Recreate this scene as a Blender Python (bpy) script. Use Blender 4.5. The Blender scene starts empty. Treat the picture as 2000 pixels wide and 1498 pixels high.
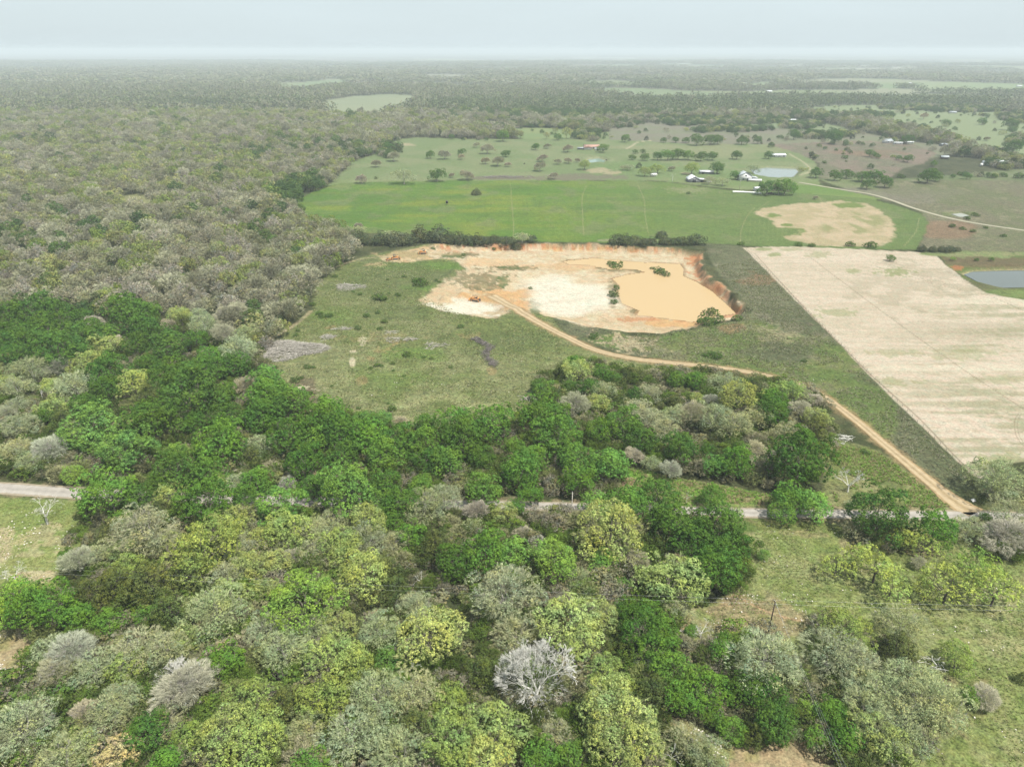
import bpy, math, random
import numpy as np
from mathutils import Vector

R = math.radians
scene = bpy.context.scene
C = scene.collection

# ------------------------------------------------------------------ camera, sky, sun, exposure
H = 120.0                      # drone height above the ground
PITCH = R(25.33)
FPX, CX, CY = 1376.0, 1000.0, 749.0
cam = bpy.data.cameras.new("camera")
cam.sensor_width = 36.0
cam.lens = 36.0 * FPX / 2000.0
cam.clip_start = 1.0
cam.clip_end = 120000.0
cam_o = bpy.data.objects.new("camera", cam)
C.objects.link(cam_o)
cam_o.location = (0, 0, H)
cam_o.rotation_euler = (R(90) - PITCH, 0, 0)
scene.camera = cam_o

SUN_EL, SUN_AZ = R(62), R(130)      # azimuth clockwise from +Y: the sun stands to the right and a little behind
world = bpy.data.worlds.new("World")
scene.world = world
world.use_nodes = True
wn, wl = world.node_tree.nodes, world.node_tree.links
bg = wn["Background"]
sky = wn.new("ShaderNodeTexSky")
sky.sky_type = 'NISHITA'
sky.sun_disc = False
sky.sun_elevation = SUN_EL
sky.sun_rotation = SUN_AZ
sky.altitude = 100
sky.air_density = 1.1
sky.dust_density = 2.0
sky.ozone_density = 1.3
# a thin high veil of cloud whitens the sky, a little uneven and brighter towards the sun
wt = wn.new("ShaderNodeTexCoord"); wm = wn.new("ShaderNodeMapping"); wm.inputs["Scale"].default_value = (1.0, 1.0, 5.0)
wc = wn.new("ShaderNodeTexNoise"); wc.inputs["Scale"].default_value = 1.6; wc.inputs["Detail"].default_value = 5; wc.inputs["Roughness"].default_value = 0.5
wl.new(wt.outputs["Generated"], wm.inputs[0]); wl.new(wm.outputs[0], wc.inputs[0])
wr = wn.new("ShaderNodeMapRange"); wr.inputs[1].default_value = 0.35; wr.inputs[2].default_value = 0.7; wr.inputs[3].default_value = 0.74; wr.inputs[4].default_value = 0.88
wl.new(wc.outputs["Fac"], wr.inputs[0])
wx = wn.new("ShaderNodeMix"); wx.data_type = 'RGBA'
wl.new(wr.outputs[0], wx.inputs[0]); wl.new(sky.outputs[0], wx.inputs[6]); wx.inputs[7].default_value = (8.8, 10.2, 10.7, 1)
wl.new(wx.outputs[2], bg.inputs[0])
bg.inputs[1].default_value = 0.055

sun = bpy.data.lights.new("sun", 'SUN')
sun.energy = 4.8
sun.angle = R(0.6)
sun.color = (1.0, 0.955, 0.88)
sun_o = bpy.data.objects.new("sun", sun)
C.objects.link(sun_o)
sd = Vector((math.sin(SUN_AZ) * math.cos(SUN_EL), math.cos(SUN_AZ) * math.cos(SUN_EL), math.sin(SUN_EL)))
sun_o.rotation_euler = (-sd).to_track_quat('-Z', 'Y').to_euler()
sun_o.location = (0, 0, 400)

scene.view_settings.view_transform = 'Standard'
scene.view_settings.look = 'None'
scene.view_settings.exposure = 0.72
scene.view_settings.gamma = 1.0
scene.cycles.use_denoising = True
scene.cycles.max_bounces = 5
scene.cycles.diffuse_bounces = 3
scene.cycles.transparent_max_bounces = 8
scene.cycles.volume_bounces = 0

# ------------------------------------------------------------------ helpers
CP, SP = math.cos(PITCH), math.sin(PITCH)

def G(px, py, z=0.0):
    """ground point (at height z) seen at pixel (px, py) of the 2000x1498 photograph"""
    x = (px - CX) / FPX
    u = -(py - CY) / FPX
    dy = CP + u * SP
    dz = -SP + u * CP
    if dz > -0.004: dz = -0.004
    t = (z - H) / dz
    return (x * t, dy * t)

def PX(x, y, z):
    """pixel of world points (numpy)"""
    dep = y * CP + (H - z) * SP
    up = y * SP - (H - z) * CP
    dep = np.where(dep < 1.0, 1.0, dep)
    return CX + FPX * x / dep, CY - FPX * up / dep

def lin(c):
    c = np.asarray(c, float) / 255.0
    return np.where(c <= 0.04045, c / 12.92, ((c + 0.055) / 1.055) ** 2.4)

def _hash(i, j, seed):
    h = (i.astype(np.int64) * 374761393 + j.astype(np.int64) * 668265263 + seed * 1442695041) & 0xFFFFFFFF
    h = ((h ^ (h >> 13)) * 1274126177) & 0xFFFFFFFF
    h = (h ^ (h >> 16)) & 0xFFFFFFFF
    return h / 4294967295.0

def vn(x, y, s, seed=0):
    x = np.asarray(x, float) / s; y = np.asarray(y, float) / s
    xi = np.floor(x); yi = np.floor(y)
    fx = x - xi; fy = y - yi
    fx = fx * fx * (3 - 2 * fx); fy = fy * fy * (3 - 2 * fy)
    a = _hash(xi, yi, seed); b = _hash(xi + 1, yi, seed); c = _hash(xi, yi + 1, seed); d = _hash(xi + 1, yi + 1, seed)
    return (a * (1 - fx) + b * fx) * (1 - fy) + (c * (1 - fx) + d * fx) * fy

def fbm(x, y, s, seed=0, n=4):
    t = 0; a = 1; w = 0
    for k in range(n):
        t = t + a * vn(x, y, s / 2 ** k, seed + k * 17); w += a; a *= 0.55
    return t / w                      # 0..1, mean .5

def sstep(a, b, x):
    t = np.clip((x - a) / (b - a), 0, 1)
    return t * t * (3 - 2 * t)

def poly_sd(x, y, P, margin=30.0):
    """signed distance (inside positive) to polygon P, computed near its box only"""
    P = np.asarray(P, float)
    out = np.full(x.shape, -1e6)
    sel = (x > P[:, 0].min() - margin) & (x < P[:, 0].max() + margin) & (y > P[:, 1].min() - margin) & (y < P[:, 1].max() + margin)
    xs, ys = x[sel], y[sel]
    d2 = np.full(xs.shape, 1e18); ins = np.zeros(xs.shape, bool)
    n = len(P)
    for k in range(n):
        ax, ay = P[k]; bx, by = P[(k + 1) % n]
        ex, ey = bx - ax, by - ay
        L = ex * ex + ey * ey + 1e-12
        t = np.clip(((xs - ax) * ex + (ys - ay) * ey) / L, 0, 1)
        dx = xs - ax - t * ex; dy = ys - ay - t * ey
        d2 = np.minimum(d2, dx * dx + dy * dy)
        if ay != by:
            c = ((ay > ys) != (by > ys)) & (xs < (bx - ax) * (ys - ay) / (by - ay) + ax)
            ins ^= c
    d = np.sqrt(d2)
    out[sel] = np.where(ins, d, -d)
    return out

def line_d(x, y, L, margin=30.0, width=None):
    """distance to polyline L (world), minus the width given per point when wanted"""
    L = np.asarray(L, float)
    out = np.full(x.shape, 1e6)
    sel = (x > L[:, 0].min() - margin) & (x < L[:, 0].max() + margin) & (y > L[:, 1].min() - margin) & (y < L[:, 1].max() + margin)
    xs, ys = x[sel], y[sel]
    d = np.full(xs.shape, 1e6)
    for k in range(len(L) - 1):
        ax, ay = L[k]; bx, by = L[k + 1]
        ex, ey = bx - ax, by - ay
        q = ex * ex + ey * ey + 1e-12
        t = np.clip(((xs - ax) * ex + (ys - ay) * ey) / q, 0, 1)
        dk = np.hypot(xs - ax - t * ex, ys - ay - t * ey)
        if width is not None: dk = dk - (width[k] * (1 - t) + width[k + 1] * t)
        d = np.minimum(d, dk)
    out[sel] = d
    return out

def WP(pts, z=0.0):
    return [G(a, b, z) for a, b in pts]

def smooth_line(P, n=6):
    P = [Vector((p[0], p[1], 0)) for p in P]
    Q = [P[0] * 2 - P[1]] + P + [P[-1] * 2 - P[-2]]
    out = []
    for i in range(1, len(Q) - 2):
        for k in range(n):
            t = k / n
            a, b, c, d = Q[i - 1], Q[i], Q[i + 1], Q[i + 2]
            v = 0.5 * ((2 * b) + (c - a) * t + (2 * a - 5 * b + 4 * c - d) * t * t + (3 * b - a - 3 * c + d) * t ** 3)
            out.append((v.x, v.y))
    out.append((P[-1].x, P[-1].y))
    return out

# ---- materials
MATS = {}
def mat(name, col, rough=0.8, metal=0.0, noise=0.12, scale=3.0, spec=0.3):
    if name in MATS: return MATS[name]
    m = bpy.data.materials.new(name); m.use_nodes = True
    n, l = m.node_tree.nodes, m.node_tree.links
    b = n["Principled BSDF"]
    b.inputs["Roughness"].default_value = rough
    b.inputs["Metallic"].default_value = metal
    b.inputs["Specular IOR Level"].default_value = spec
    tc = n.new("ShaderNodeTexCoord"); t = n.new("ShaderNodeTexNoise")
    t.inputs["Scale"].default_value = scale; t.inputs["Detail"].default_value = 5
    l.new(tc.outputs["Object"], t.inputs["Vector"])
    r = n.new("ShaderNodeMapRange")
    r.inputs["From Min"].default_value = 0.3; r.inputs["From Max"].default_value = 0.7
    r.inputs["To Min"].default_value = 1 - noise * 1.6; r.inputs["To Max"].default_value = 1 + noise
    l.new(t.outputs["Fac"], r.inputs["Value"])
    mx = n.new("ShaderNodeVectorMath"); mx.operation = 'SCALE'
    mx.inputs[0].default_value = col[:3]
    l.new(r.outputs["Result"], mx.inputs["Scale"])
    l.new(mx.outputs[0], b.inputs["Base Color"])
    MATS[name] = m
    return m

def leaf_mat(name, source, transl=0.3):
    """leaf, needle and twig material: tint (object colour or the instancer's tint) times each leaf's own value"""
    m = bpy.data.materials.new(name); m.use_nodes = True
    n, l = m.node_tree.nodes, m.node_tree.links
    n.clear()
    out = n.new("ShaderNodeOutputMaterial")
    at = n.new("ShaderNodeAttribute"); at.attribute_name = "v"; at.attribute_type = 'GEOMETRY'
    if source == 'object':
        oi = n.new("ShaderNodeObjectInfo"); tint = oi.outputs["Color"]
    else:
        oi = n.new("ShaderNodeAttribute"); oi.attribute_type = 'INSTANCER'; oi.attribute_name = "tint"; tint = oi.outputs["Color"]
    mx = n.new("ShaderNodeMix"); mx.data_type = 'RGBA'; mx.blend_type = 'MULTIPLY'
    mx.inputs[0].default_value = 1.0
    l.new(tint, mx.inputs[6]); l.new(at.outputs["Color"], mx.inputs[7])
    d = n.new("ShaderNodeBsdfDiffuse"); t = n.new("ShaderNodeBsdfTranslucent"); a = n.new("ShaderNodeMixShader")
    a.inputs[0].default_value = transl
    l.new(mx.outputs[2], d.inputs[0]); l.new(mx.outputs[2], t.inputs[0])
    l.new(d.outputs[0], a.inputs[1]); l.new(t.outputs[0], a.inputs[2])
    l.new(a.outputs[0], out.inputs[0])
    return m

# ---- meshes
def mesh_np(name, V, F, vcol=None, material=None, smooth=False):
    """V (n,3), F list of arrays (m,k); vcol (n,3) or (n,4) stored as attribute 'v'"""
    me = bpy.data.meshes.new(name)
    V = np.asarray(V, np.float32)
    if not isinstance(F, list): F = [F]
    F = [np.asarray(f, np.int32) for f in F if len(f)]
    loops = np.concatenate([f.ravel() for f in F])
    sizes = np.concatenate([np.full(len(f), f.shape[1], np.int32) for f in F])
    starts = np.concatenate([[0], np.cumsum(sizes)[:-1]]).astype(np.int32)
    me.vertices.add(len(V)); me.vertices.foreach_set("co", V.ravel())
    me.loops.add(len(loops)); me.loops.foreach_set("vertex_index", loops)
    me.polygons.add(len(sizes)); me.polygons.foreach_set("loop_start", starts)
    if smooth: me.polygons.foreach_set("use_smooth", np.ones(len(sizes), bool))
    me.update(calc_edges=True)
    if vcol is not None:
        vcol = np.asarray(vcol, np.float32)
        if vcol.ndim == 1: vcol = np.repeat(vcol[:, None], 3, 1)
        if vcol.shape[1] == 3: vcol = np.concatenate([vcol, np.ones((len(vcol), 1), np.float32)], 1)
        a = me.attributes.new("v", 'FLOAT_COLOR', 'POINT')
        a.data.foreach_set("color", vcol.ravel())
    if material: me.materials.append(material)
    return me

def link(name, me, parent=None, loc=(0, 0, 0), rz=0.0, sc=(1, 1, 1)):
    o = bpy.data.objects.new(name, me); C.objects.link(o)
    o.location = loc; o.rotation_euler = (0, 0, rz); o.scale = sc
    if parent: o.parent = parent
    return o

def tag(o, label=None, cat=None, group=None, kind=None):
    if label: o["label"] = label
    if cat: o["category"] = cat
    if group: o["group"] = group
    if kind: o["kind"] = kind
    return o

def thing(name, label, cat, loc, rz=0.0, group=None):
    return tag(link(name, None, None, loc, rz), label, cat, group)

class MB:
    """collects boxes, tubes, prisms into one mesh"""
    def __init__(s): s.V = []; s.Q = []; s.T = []; s.n = 0
    def add(s, V, Q=(), T=()):
        V = np.asarray(V, float); s.V.append(V)
        if len(Q): s.Q.append(np.asarray(Q, int) + s.n)
        if len(T): s.T.append(np.asarray(T, int) + s.n)
        s.n += len(V)
    def box(s, c, d, rz=0.0, rx=0.0, ry=0.0, taper=1.0):
        x, y, z = d[0] / 2, d[1] / 2, d[2] / 2
        V = np.array([(sx * x * (taper if sz > 0 else 1), sy * y * (taper if sz > 0 else 1), sz * z) for sz in (-1, 1) for sy in (-1, 1) for sx in (-1, 1)], float)
        if rx:
            ca, sa = math.cos(rx), math.sin(rx); V = V @ np.array([[1, 0, 0], [0, ca, sa], [0, -sa, ca]])
        if ry:
            ca, sa = math.cos(ry), math.sin(ry); V = V @ np.array([[ca, 0, -sa], [0, 1, 0], [sa, 0, ca]])
        if rz:
            ca, sa = math.cos(rz), math.sin(rz); V = V @ np.array([[ca, sa, 0], [-sa, ca, 0], [0, 0, 1]])
        s.add(V + np.array(c), [(0, 2, 3, 1), (4, 5, 7, 6), (0, 1, 5, 4), (2, 6, 7, 3), (0, 4, 6, 2), (1, 3, 7, 5)])
        return s
    def prism(s, prof, y0, y1, axis='y', off=(0, 0, 0)):
        """profile in (x,z) extruded along y (or along x with profile in (y,z))"""
        n = len(prof); V = []
        for yy in (y0, y1):
            for a, b in prof: V.append((a, yy, b) if axis == 'y' else (yy, a, b))
        V = np.array(V, float) + np.array(off)
        s.add(V, [(i, (i + 1) % n, n + (i + 1) % n, n + i) for i in range(n)],
              [(0, i + 1, i) for i in range(1, n - 1)] + [(n, n + i, n + i + 1) for i in range(1, n - 1)])
        return s
    def tube(s, p0, p1, r0, r1=None, n=6, cap=True):
        if r1 is None: r1 = r0
        p0 = np.asarray(p0, float); p1 = np.asarray(p1, float)
        d = p1 - p0; L = np.linalg.norm(d)
        if L < 1e-6: return s
        d /= L
        a = np.cross(d, (0, 0, 1) if abs(d[2]) < 0.9 else (1, 0, 0)); a /= np.linalg.norm(a); b = np.cross(d, a)
        th = np.arange(n) * 2 * math.pi / n
        ring = np.cos(th)[:, None] * a + np.sin(th)[:, None] * b
        V = np.concatenate([p0 + ring * r0, p1 + ring * r1])
        T = []
        if cap and n > 3: T = [(0, i + 1, i) for i in range(1, n - 1)] + [(n, n + i, n + i + 1) for i in range(1, n - 1)]
        s.add(V, [(i, (i + 1) % n, n + (i + 1) % n, n + i) for i in range(n)], T)
        return s
    def mesh(s, name, m):
        F = []
        if s.Q: F.append(np.concatenate(s.Q))
        if s.T: F.append(np.concatenate(s.T))
        return mesh_np(name, np.concatenate(s.V), F, None, m)
    def build(s, name, m, parent=None, loc=(0, 0, 0), rz=0.0):
        return link(name, s.mesh(name, m), parent, loc, rz)

def segs_mesh(name, S, n=3, material=None, shade=1.0):
    """S rows (x0,y0,z0,x1,y1,z1,r0,r1): many thin tubes, built at once"""
    S = np.asarray(S, float)
    p0, p1, r0, r1 = S[:, 0:3], S[:, 3:6], S[:, 6:7], S[:, 7:8]
    d = p1 - p0; d /= np.linalg.norm(d, axis=1, keepdims=True) + 1e-9
    ref = np.where(np.abs(d[:, 2:3]) < 0.9, np.array([[0, 0, 1.0]]), np.array([[1.0, 0, 0]]))
    a = np.cross(d, ref); a /= np.linalg.norm(a, axis=1, keepdims=True); b = np.cross(d, a)
    V = []
    for p, r in ((p0, r0), (p1, r1)):
        for k in range(n):
            t = 2 * math.pi * k / n
            V.append(p + (math.cos(t) * a + math.sin(t) * b) * r)
    m = len(S)
    V = np.stack(V, 1).reshape(-1, 3)
    base = np.arange(m)[:, None] * (2 * n)
    Q = np.concatenate([base + np.array([[k, (k + 1) % n, n + (k + 1) % n, n + k]]) for k in range(n)])
    rng = np.random.default_rng(m)
    v = np.repeat(rng.uniform(0.8, 1.2, m) * shade, 2 * n)
    return V, Q, v

# ------------------------------------------------------------------ the lie of the land
ZP = -4.0      # floor of the quarry
PIT = WP([(818, 585), (835, 600), (880, 612), (930, 622), (968, 622), (985, 608), (1010, 600), (1040, 612), (1075, 618), (1100, 625), (1150, 640), (1200, 648),
          (1290, 655), (1350, 642), (1380, 630), (1440, 622), (1458, 605), (1440, 590), (1415, 562), (1385, 545), (1370, 520), (1365, 500), (1380, 490),
          (1290, 484), (1150, 478), (1000, 475), (900, 478), (840, 482), (815, 492), (850, 505), (895, 508), (905, 525), (880, 545), (848, 565)], 0)
WATER = WP([(1100, 511), (1160, 505), (1200, 509), (1260, 514), (1328, 516), (1336, 526), (1335, 540), (1362, 552), (1392, 570), (1422, 597), (1438, 612),
            (1412, 616), (1352, 629), (1292, 621), (1243, 615), (1249, 607), (1214, 592), (1207, 572), (1212, 560), (1196, 545), (1222, 538), (1262, 532),
            (1240, 526), (1192, 526), (1150, 518), (1110, 516)], ZP)
POND_E = WP([(1888, 537), (1905, 532), (1960, 530), (2040, 529), (2090, 540), (2070, 556), (2000, 560), (1955, 561), (1915, 551)], -1.2)
POND_A = WP([(1150, 312), (1168, 310), (1180, 314), (1176, 318), (1155, 319)], -1)
POND_B = WP([(1468, 332), (1500, 328), (1552, 330), (1556, 336), (1545, 347), (1510, 348), (1480, 343)], -1)
POND_C = WP([(1862, 419), (1878, 417), (1889, 421), (1876, 424)], -1)
TRACK = smooth_line(WP([(960, 575), (985, 588), (1020, 612), (1070, 640), (1110, 660), (1160, 683), (1230, 700), (1330, 711), (1430, 722), (1530, 742), (1600, 770),
                        (1660, 812), (1720, 862), (1780, 912), (1835, 957), (1880, 990), (1905, 1004)]))
ROAD = smooth_line(WP([(-420, 935), (-200, 942), (0, 953), (90, 959), (190, 965), (450, 975), (700, 982), (1000, 987), (1100, 990), (1300, 996), (1450, 1001),
                       (1700, 1005), (1900, 1007), (2100, 1010), (2500, 1010)]))
FARROAD = smooth_line(WP([(1560, 357), (1600, 364), (1650, 372), (1700, 380), (1740, 391), (1790, 408), (1850, 425), (1930, 440), (2010, 452), (2200, 480)]), 4)
HIGHWAY = smooth_line(WP([(1570, 205), (1600, 225), (1680, 238), (1730, 249), (1800, 261), (1850, 276), (1880, 287), (1950, 305), (2100, 345)]), 4)

def hgt(x, y):
    x = np.asarray(x, float); y = np.asarray(y, float)
    r = np.hypot(x, y)
    z = (fbm(x, y, 260, 5, 4) - 0.5) * 3.0 * sstep(250, 900, r) + (fbm(x, y, 60, 9, 3) - 0.5) * 0.9 * sstep(100, 260, r)
    z = z + (fbm(x, y, 1500, 21, 4) - 0.5) * 30 * sstep(1500, 6000, r) + (fbm(x, y, 5200, 31, 3) - 0.5) * 60 * sstep(6000, 14000, r) * 0.6
    # quarry: steep banks to the north and east, gentle on the other sides
    sdp = poly_sd(x, y, PIT, 30)
    near = sdp > -30
    jag = (fbm(x, y, 9, 41, 3) - 0.5) * 5
    px, py = PX(x, y, 0 * x)
    steep = np.maximum(sstep(520, 500, py), sstep(1330, 1365, px) * sstep(635, 600, py))
    w = 11 - 7.5 * steep
    k = sstep(-0.5, w, sdp + jag * 0.8) ** 0.85
    floor = ZP + (fbm(x, y, 26, 51, 4) - 0.5) * 2.0 + (fbm(x, y, 6, 55, 3) - 0.5) * 0.9 * sstep(0.3, 0.7, vn(x, y, 30, 56)) + np.maximum(fbm(x, y, 9, 57, 2) - 0.62, 0) * 9 * sstep(1040, 930, px) + 2.2 * sstep(1000, 860, px) + 1.3 * sstep(480, 500, py) * sstep(1080, 950, px)
    z = np.where(near, z * (1 - k) * sstep(60, 0, sdp + 0.0) + k * floor, z)
    # spoil heaps round the rim
    heap = np.exp(-((sdp + 3) / 3.0) ** 2) * sstep(0.5, 0.75, vn(x, y, 11, 61)) * 1.5
    z = z + np.where(near, heap, 0)
    for P, d in ((WATER, ZP - 0.9), (POND_E, -2.2), (POND_A, -2), (POND_B, -2), (POND_C, -2)):
        s = poly_sd(x, y, P, 14)
        if P is WATER:
            m = sstep(-1.2, 1.0, s)
            z = z * (1 - m) + d * m
            lip = sstep(-3, -1, s) * (1 - m)
            z = np.maximum(z, np.where(lip > 0.2, ZP + 0.12 + 0 * z, z)) if True else z
        else:
            m = sstep(-6, 1.0, s)
            z = z * (1 - m) + (d * m)
            z = z + 0.8 * np.exp(-((s + 8) / 2.5) ** 2) * (s > -14)
    # the roads are graded
    for L, w2 in ((ROAD, 5.0), (TRACK, 3.0)):
        d = line_d(x, y, L, 12)
        f = sstep(w2 + 5, w2, d)
        px2 = z * (1 - f) + (-0.05 if L is ROAD else 0.35 * z) * f
        z = np.where(d < w2 + 5, px2, z)
    return z

def hz(x, y):
    return float(hgt(np.array([x]), np.array([y]))[0])

# ------------------------------------------------------------------ ground sheet: colours of soil and grass, cut into its named fields
def dens(a, b, n): return np.linspace(a, b, n, endpoint=False)
az = np.concatenate([dens(-180, -60, 40), dens(-60, -50, 16), dens(-50, 50, 1500), dens(50, 60, 16), dens(60, 180, 40)])
dep = np.concatenate([np.array([89.9, 80, 72, 66, 62]), np.arange(58, 0.55, -0.066), np.arange(0.54, 0.24, -0.02), np.array([0.22, 0.2])])
rad = H / np.tan(np.radians(dep))
A, RR = np.meshgrid(np.radians(az), rad)
gx = (RR * np.sin(A)).ravel(); gy = (RR * np.cos(A)).ravel()
na, nr = len(az), len(rad)
gz = hgt(gx, gy)
print('ground', gz.min(), gz.max())
gpx, gpy = PX(gx, gy, gz)
gpx = np.where(gy > 0, gpx, -9999)
N1 = fbm(gx, gy, 40, 101, 5); N2 = fbm(gx, gy, 9, 102, 4); N3 = fbm(gx, gy, 2.6, 103, 3); N4 = fbm(gx, gy, 160, 104, 4)
NF = fbm(gx, gy, 420, 105, 4)
K = 0.395                                    # from the brightness seen in sunlight to the colour of the thing itself
col = np.zeros((len(gx), 4)); REG = np.zeros(len(gx), int)

def cc(c): return lin(c) * K
def lay(c, m, det=None):
    c = cc(c) if not isinstance(c, np.ndarray) else c
    m = np.clip(m, 0, 1)[:, None]
    col[:, :3] = col[:, :3] * (1 - m) + c * m
    if det is not None: col[:, 3:] = col[:, 3:] * (1 - m) + det * m
def mixn(c1, c2, n, lo=0.4, hi=0.6):
    t = sstep(lo, hi, n)[:, None]
    return cc(c1) * (1 - t) + cc(c2) * t
def reg(pts, name_id, soft=1.0, rough=2.0, z=0.0, scale=1.0):
    P = WP(pts, z) if not isinstance(pts[0][0], np.floating) else pts
    s = poly_sd(gx, gy, P, 40)
    s = s + (fbm(gx, gy, 7 * scale, 200 + name_id, 3) - 0.5) * rough * 2
    m = sstep(-soft, soft, s)
    REG[m > 0.5] = name_id
    return m
def blob(px, py, rx, ry, n=N2, amp=0.9):
    d = np.hypot((gpx - px) / rx, (gpy - py) / ry)
    return sstep(1.15, 0.75, d + (n - 0.5) * 2 * amp)
def stroke(pts, w, soft=0.5, rough=0.0, z=0.0):
    L = smooth_line(WP(pts, z)) if len(pts) > 2 else WP(pts, z)
    return sstep(w + soft, w - soft, line_d(gx, gy, L, 20) + (N3 - 0.5) * rough)

# base: leaf litter and rough grass under the woods, drier and greyer far away
lay(mixn((104, 108, 74), (84, 92, 58), N2), np.ones(len(gx)), 1.0)
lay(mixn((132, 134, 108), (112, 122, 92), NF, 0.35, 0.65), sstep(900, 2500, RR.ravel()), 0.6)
# far open land
FIELDS = [   # outline, colours, region
 ([(640, 196), (690, 188), (760, 184), (815, 188), (805, 205), (780, 218), (720, 224), (660, 222), (625, 212)], (168, 178, 140), (150, 166, 128)),
 ([(490, 212), (560, 211), (640, 222), (740, 222), (760, 227), (745, 231), (650, 226), (540, 221), (490, 219)], (132, 168, 96), (140, 172, 104)),
 ([(280, 212), (340, 206), (420, 205), (490, 211), (490, 218), (420, 216), (340, 214)], (172, 172, 144), (158, 160, 132)),
 ([(905, 241), (960, 238), (1020, 238), (1030, 246), (1010, 250), (930, 248)], (150, 148, 122), (140, 140, 114)),
 ([(1000, 251), (1060, 248), (1130, 256), (1120, 272), (1020, 272), (995, 262)], (140, 166, 104), (152, 168, 104)),
 ([(1115, 262), (1190, 258), (1190, 275), (1120, 275)], (140, 160, 104), (150, 158, 116)),
 ([(1190, 246), (1260, 238), (1330, 232), (1400, 234), (1480, 230), (1560, 236), (1640, 248), (1700, 262), (1760, 272), (1850, 286), (1880, 300), (1800, 312),
   (1700, 300), (1500, 283), (1340, 282), (1190, 276)], (146, 152, 120), (150, 146, 126)),
 ([(1400, 236), (1480, 229), (1580, 236), (1650, 248), (1660, 256), (1560, 254), (1440, 244)], (142, 164, 112), (150, 166, 120)),
 ([(1560, 212), (1640, 207), (1720, 206), (1800, 203), (1850, 212), (1900, 226), (1990, 240), (2060, 250), (2150, 330), (2100, 350), (1990, 322), (1900, 296),
   (1850, 272), (1740, 246), (1660, 232), (1590, 226)], (146, 168, 112), (156, 172, 124)),
 ([(1800, 212), (1900, 230), (2100, 260), (2100, 232), (1990, 224), (1880, 208)], (150, 166, 116), (150, 166, 116)),
 ([(1730, 166), (1800, 163), (1900, 163), (2010, 165), (2010, 178), (1960, 181), (1880, 181), (1790, 174)], (152, 176, 122), (166, 182, 132)),
 ([(1610, 164), (1700, 163), (1770, 170), (1740, 176), (1660, 170)], (146, 170, 118), (146, 170, 118)),
 ([(1150, 160), (1200, 158), (1250, 163), (1245, 168), (1160, 168)], (160, 172, 130), (150, 168, 120)),
 ([(1130, 178), (1200, 172), (1300, 176), (1400, 182), (1440, 190), (1380, 196), (1280, 194), (1230, 194), (1180, 186)], (146, 168, 118), (156, 172, 126)),
 ([(1450, 166), (1500, 162), (1520, 168), (1490, 176), (1450, 174)], (150, 170, 120), (150, 170, 120)),
 ([(1555, 165), (1590, 165), (1590, 170), (1555, 170)], (168, 150, 130), (168, 150, 130)),
 ([(790, 148), (860, 146), (930, 148), (960, 152), (900, 156), (830, 153)], (176, 180, 156), (176, 180, 156)),
 ([(540, 174), (600, 160), (640, 157), (680, 157), (660, 164), (600, 178), (560, 178)], (150, 172, 126), (150, 172, 126)),
 ([(870, 168), (930, 168), (940, 173), (880, 174)], (156, 172, 132), (156, 172, 132)),
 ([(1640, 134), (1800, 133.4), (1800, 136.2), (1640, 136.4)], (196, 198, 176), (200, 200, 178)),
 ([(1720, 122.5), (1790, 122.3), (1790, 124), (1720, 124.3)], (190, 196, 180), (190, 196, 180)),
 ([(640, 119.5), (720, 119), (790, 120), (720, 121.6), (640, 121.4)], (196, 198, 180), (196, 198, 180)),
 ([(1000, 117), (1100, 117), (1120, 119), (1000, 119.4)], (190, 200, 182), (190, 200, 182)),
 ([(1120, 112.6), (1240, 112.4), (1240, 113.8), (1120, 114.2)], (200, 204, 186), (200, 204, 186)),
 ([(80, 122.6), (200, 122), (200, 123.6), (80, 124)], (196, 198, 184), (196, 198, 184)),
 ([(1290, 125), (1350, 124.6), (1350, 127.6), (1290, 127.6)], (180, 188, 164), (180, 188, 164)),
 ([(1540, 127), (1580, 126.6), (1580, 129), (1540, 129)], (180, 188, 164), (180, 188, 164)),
 ([(230, 385), (270, 378), (302, 390), (300, 412), (262, 422), (232, 414)], (158, 160, 112), (150, 152, 112)),
]
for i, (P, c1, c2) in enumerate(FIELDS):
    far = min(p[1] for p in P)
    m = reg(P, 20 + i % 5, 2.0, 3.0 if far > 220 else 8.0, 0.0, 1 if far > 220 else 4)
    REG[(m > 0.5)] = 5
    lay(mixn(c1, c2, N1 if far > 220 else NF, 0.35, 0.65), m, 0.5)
# middle pasture with scattered oaks
m = reg([(640, 362), (668, 335), (690, 315), (740, 298), (775, 272), (820, 268), (900, 272), (1000, 273), (1190, 273), (1340, 282), (1500, 283), (1560, 290), (1590, 312),
         (1600, 340), (1600, 364), (1450, 372), (1290, 354), (1000, 352), (720, 357)], 5, 1.5, 2)
lay(mixn((150, 162, 112), (134, 156, 98), N1, 0.35, 0.65), m, 0.7)
lay((124, 158, 86), m * np.maximum(blob(1330, 335, 130, 14), blob(1240, 325, 90, 9)) * 0.6)
lay((160, 164, 118), m * blob(1400, 292, 240, 10, N1) * 0.6)
lay((190, 180, 140), m * np.maximum(np.maximum(blob(1170, 333, 22, 5), blob(1195, 338, 16, 3)), np.maximum(blob(1338, 339, 14, 2.5), blob(790, 283, 20, 2.5))))
lay((140, 132, 112), np.maximum(blob(985, 348, 60, 4), blob(1130, 347, 90, 6)) * 0.8)
lay((205, 196, 160), np.maximum(stroke([(1212, 292), (1225, 291), (1238, 283), (1246, 279), (1270, 276)], 1.8, 0.8), 0.8 * stroke([(1540, 300), (1572, 320), (1582, 335), (1560, 345)], 1.4, 0.8)))
lay((196, 190, 160), 0.6 * sstep(5, 1.5, np.abs(poly_sd(gx, gy, POND_A, 20))) + 0.5 * sstep(4, 1.5, np.abs(poly_sd(gx, gy, POND_B, 20))))
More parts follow.
